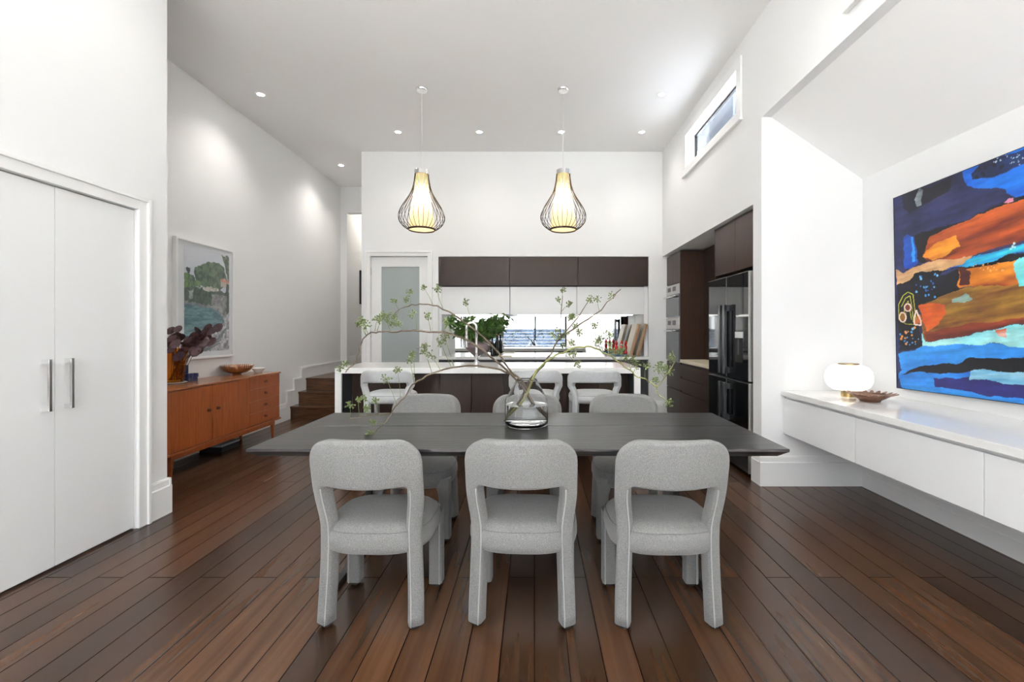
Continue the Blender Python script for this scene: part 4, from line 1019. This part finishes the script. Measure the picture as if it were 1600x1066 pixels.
BR.append(dict(lab='straight one pointing up to the right', end=(789, 662), path=[((815, 622), 2.46), ((829, 592), 2.46), ((849, 571), 2.48), ((861, 552), 2.5), ((870, 535), 2.52), ((891, 517), 2.54), ((912, 503), 2.56), ((934, 489), 2.58), ((950, 473), 2.6), ((970, 452), 2.62)],
  cl=[((934, 468), (937, 487)), ((955, 462), (953, 470)), ((891, 496), (898, 512)), ((898, 510), (905, 508)), ((875, 527), (872, 533)), ((864, 524), (870, 535)), ((894, 536), (880, 527)), ((884, 520), (885, 522)), ((905, 520), (903, 510)), ((880, 540), (868, 538))], green=0,
  sub=[([((869, 536), 2.52), ((887, 515), 2.5), ((903, 496), 2.49), ((912, 482), 2.49), ((921, 468), 2.48)], [((921, 468), (918, 474)), ((893, 494), (898, 502))]),
       ([((876, 529), 2.52), ((876, 505), 2.5), ((877, 485), 2.5), ((879, 462), 2.5)], [((880, 454), (879, 466)), ((872, 468), (878, 478)), ((889, 475), (878, 486)), ((871, 515), (876, 525))])]))
BR.append(dict(lab='green one curving over to the right towards the ovens', end=(793, 656), path=[((818, 625), 2.43), ((832, 592), 2.43), ((844, 574), 2.43), ((858, 562), 2.43), ((873, 553), 2.42), ((891, 546), 2.42), ((912, 542), 2.41), ((929, 545), 2.4), ((948, 553), 2.4), ((964, 564), 2.39), ((983, 578), 2.38), ((997, 588), 2.37), ((1013, 595), 2.37), ((1025, 606), 2.36), ((1030, 618), 2.36), ((1044, 628), 2.35)],
  cl=[((903, 569), (884, 549)), ((895, 553), (890, 546)), ((937, 529), (942, 550)), ((929, 508), (932, 545)), ((952, 522), (956, 556)), ((952, 541), (960, 560)), ((969, 550), (970, 568)), ((990, 562), (985, 579)), ((1010, 571), (1008, 592)), ((1024, 594), (1027, 606)), ((1045, 630), (1040, 625)), ((978, 558), (985, 578)), ((995, 570), (990, 582)), ((972, 545), (968, 566)), ((935, 535), (940, 550)), ((958, 548), (962, 562))], green=1,
  sub=[([((1025, 606), 2.36), ((1034, 596), 2.36), ((1042, 585), 2.35), ((1053, 567), 2.34), ((1051, 548), 2.34)], [((1032, 571), (1040, 588)), ((1040, 574), (1043, 584)), ((1050, 560), (1052, 566)), ((1046, 580), (1043, 585)), ((1028, 575), (1038, 590))])]))
M['twiggreen'] = mat('mossy_twig', (.2, .2, .07), .7)
grain(M['twiggreen'], [(.3, (.13, .13, .04)), (.7, (.27, .28, .10))], ns=14)
for b in BR:
    t = thing('branch', 'bare twig in the glass vase: '+b['lab'], 'branch', (VXc, VYc, TZ+.02), group='berry branches in the glass vase')
    ez = P(b['end'][0], b['end'][1], VYc); ez.z = TZ+.022+random.uniform(0, .01); ez.y = VYc+random.uniform(-.03, .05)
    pts = [ez]+[P(px, py, y) for (px, py), y in b['path']]
    mt = M['twiggreen'] if b['green'] else M['twig']
    sp = smooth_path(pts, 3); k = len(sp)
    for j in range(4, k-1): sp[j] = sp[j]+Vector((random.gauss(0, .0026), random.gauss(0, .004), random.gauss(0, .0026)))
    bm = tube(B(), sp, [.0068*(1-.68*j/k) for j in range(k)], 7)
    subs = b.get('sub', []); stem_ys = b['path']
    for sp_, cl_ in subs:
        q = smooth_path([P(px, py, y) for (px, py), y in sp_], 3); tube(bm, q, [.0032*(1-.5*j/len(q)) for j in range(len(q))], 6)
    obj('stem', bm, mt, t, world=True, smooth=True)
    def depth_at(px, path):
        return min(path, key=lambda p: (p[0][0]-px)**2)[1]
    def nearest(px, py, path, y):
        return P(px, py, y)
    allc = [(c, b['path']) for c in b['cl']]+[(c, s_[0]) for s_ in subs for c in s_[1]]
    for (cc, bb), path in allc:
        yb_ = min(path, key=lambda p: (p[0][0]-bb[0])**2+(p[0][1]-bb[1])**2)[1]
        base = P(bb[0], bb[1], yb_); y2 = yb_+random.uniform(-.03, .03); c = P(cc[0], cc[1], y2)
        bmT, bmB = B(), B()
        mid = base.lerp(c, .55)+Vector((random.uniform(-.006, .006), random.uniform(-.006, .006), 0))
        tube(bmT, smooth_path([base, mid, c], 3), [.0016, .0015, .0013, .0012, .0011, .001, .001], 5)
        kk = random.randint(16, 24)
        cluster(bmB, bmT, c, random.uniform(.019, .031), kk, c.lerp(base, .08))
        tw = obj('twig', bmT, M['stemg'], t, world=True, smooth=True)
        obj('berries', bmB, M['berry'], tw, world=True, smooth=True)

# ---------------------------------------------------------------- pendants and downlights
p0 = thing('pendant_lamp', 'wire cage pendant lamp with warm inner shade, left of the two', 'pendant lamp', (-1.207, 4.8, ZC), group='pendants over the island')
obj('canopy', lathe(B(), [(0, -.028), (.052, -.028), (.06, -.020), (.062, 0), (0, 0)], 32), M['chrome'], p0, smooth=True, autos=40)
obj('cord', tube(B(), [(0, 0, -.02), (0, 0, -.87)], .0025, 6), M['whitecer'], p0)
zt = -.872
obj('top_cap', lathe(B(), [(0, zt), (.070, zt), (.077, zt-.006), (.077, zt-.05), (.07, zt-.052), (0, zt-.052)], 32), M['chrome'], p0, smooth=True, autos=40)
k_ = .001673; prof = [(.073, 0), (.078, .05), (.090, .12), (.108, .18), (.135, .235), (.175, .30), (.212, .36), (.237, .42), (.243, .46), (.234, .505), (.205, .545), (.168, .575), (.137, .592)]
z_ = zt-.05
bm = B(); NW = 30
sp = smooth_path([(r, 0, -z) for r, z in prof], 2)
for i in range(NW):
    a = 2*PI*i/NW; tube(bm, [(q.x*math.cos(a), q.x*math.sin(a), z_+q.z) for q in sp], .0028, 5)
def hoop(bm, r, z, w_=.004):
    pts = [(r*math.cos(2*PI*i/40), r*math.sin(2*PI*i/40), z) for i in range(41)]; tube(bm, pts, w_, 6, cap=False)
hoop(bm, .137, z_-.592, .006); hoop(bm, .141, z_-.585, .006)
M['wire'] = mat('dark_bronze_wire', (.05, .035, .025), .4, metal=.6)
obj('wire_cage', bm, M['wire'], p0, smooth=True)
obj('inner_shade', lathe(B(), [(.064, z_), (.066, z_-.06), (.075, z_-.14), (.092, z_-.24), (.110, z_-.34), (.124, z_-.44), (.131, z_-.53), (.132, z_-.585)], 40), M['shade'], p0, smooth=True)
obj('diffuser', lathe(B(), [(0.001, z_-.583), (.131, z_-.583)], 40), M['shade'], p0, smooth=True)
point('bulb', (0, 0, z_-.27), 3.6, (1, .80, .50), .03, p0)
p1 = copy_tree(p0); p1.location = (.309, 4.8, ZC); p1['label'] = 'wire cage pendant lamp with warm inner shade, right of the two'
dl = [(-1.777, 5.84, 'in the far ceiling row, left end of four'), (-.717, 5.84, 'in the far ceiling row, second from left, between the pendants'), (.35, 5.84, 'in the far ceiling row, behind the right pendant cord'), (1.40, 5.84, 'in the far ceiling row, right end of four'),
      (-3.0, 4.91, 'alone on the left, above the sideboard wall'), (1.396, 4.91, 'near the high window on the right'), (-3.03, 7.02, 'above the stairs')]
d0 = None
for (x, y, lb) in dl:
    if d0 is None:
        c = d0 = thing('downlight', '', 'downlight', group='recessed ceiling downlights')
        obj('trim_ring', lathe(B(), [(.034, -.001), (.034, -.006), (.048, -.005), (.050, 0), (.034, 0)], 28), M['trim'], d0, smooth=True)
        obj('lens', lathe(B(), [(0.0005, -.004), (.034, -.004)], 24), M['lens'], d0)
        ld = bpy.data.lights.new('downlight_beam', 'SPOT'); ld.energy = 13; ld.spot_size = 2.2; ld.spot_blend = .9; ld.color = (1, .95, .88); ld.shadow_soft_size = .035
        lo = bpy.data.objects.new('downlight_beam', ld); COL.objects.link(lo); lo.location = (0, 0, -.02); lo.parent = d0
    else: c = copy_tree(d0)
    c.location = (x, y, ZC); c['label'] = 'small bright round downlight '+lb
    if x < -2.9:
        for ch in c.children:
            if ch.type == 'LIGHT': ch.data = ch.data.copy(); ch.data.energy = 27
for (x, y, lb) in ((-1.9, 2.6, 'left'), (-.35, 2.6, 'middle'), (1.2, 2.6, 'right')):  # downlights above the frame, added to lift the light on the walls
    c = copy_tree(d0); c.location = (x, y, ZC); c['label'] = 'unseen downlight added over the dining table to brighten the room, '+lb
    for ch in c.children:
        if ch.type == 'LIGHT': ch.data = ch.data.copy(); ch.data.energy = 12
# hall light beyond the opening, behind the lintel
t = thing('hall_downlight', 'corridor ceiling downlight beyond the stairs opening', 'downlight', (-3.0, 9.0, 3.6))
obj('lens', lathe(B(), [(0.0005, -.004), (.04, -.004)], 24), M['lens'], t)
point('bulb', (0, 0, -.1), 9, (1, .93, .82), .05, t)

# ---------------------------------------------------------------- outside
struct('ground_outside', box(box(bx(-15, 15, -34, YR-.21, -.2, -.05), -15, XC-.13, YR-.21, -.82, -.2, -.05), 2.82, 15, YR-.21, 3, -.2, -.05), M['decking'])
t = thing('slat_fence', 'blue grey slatted garden fence outside the rear windows', 'fence', (0, -6, -.05))
bm = B()
for k in range(9): box(bm, -6, 6, -6.02, -6, .012+k*.145, .150+k*.145)
obj('slats', bm, M['fence'], t, world=True)
for x in (-6, -3, 0, 3, 6): obj('post', bx(x-.05, x+.05, -6.1, -6.02, -.05, 1.34), M['fence'], t, world=True)
struct('added_bounce_cover_right', bx(XR+T+.005, 4.3, -3, 16, 3.15, 3.2), mat('dark_bounce_cover', (.07, .07, .075), .8, spec=.1))  # unseen dark slab added to cut sun bounce through the right clerestories
struct('added_bounce_cover_left', bx(-3.75, XC-.125, -.8, 1.99, 3.151, 3.17), mat('grey_bounce_cover', (.5, .5, .5), .8))  # unseen slab added to soften sun bounce through the left high window
t = thing('neighbouring_house', 'grey neighbouring house wall seen through the high side window', 'house', (4.5, 8, 2.6))
nm = M['roofout'] = mat('weathered_render', (.17, .19, .22), .8, spec=.05); grain(nm, [(.4, (.045, .052, .065)), (.6, (.10, .11, .125))], ns=2.2, detail=4)
obj('wall', bx(4.3, 4.6, 1, 18, 2.5, 8.5), nm, t, world=True)
for y in (7.2, 9.6, 12): obj('shutter', bx(4.26, 4.3, y, y+1.3, 4.3, 6.3), mat('dark_shutter', (.03, .035, .045), .9, spec=.05), t, world=True)
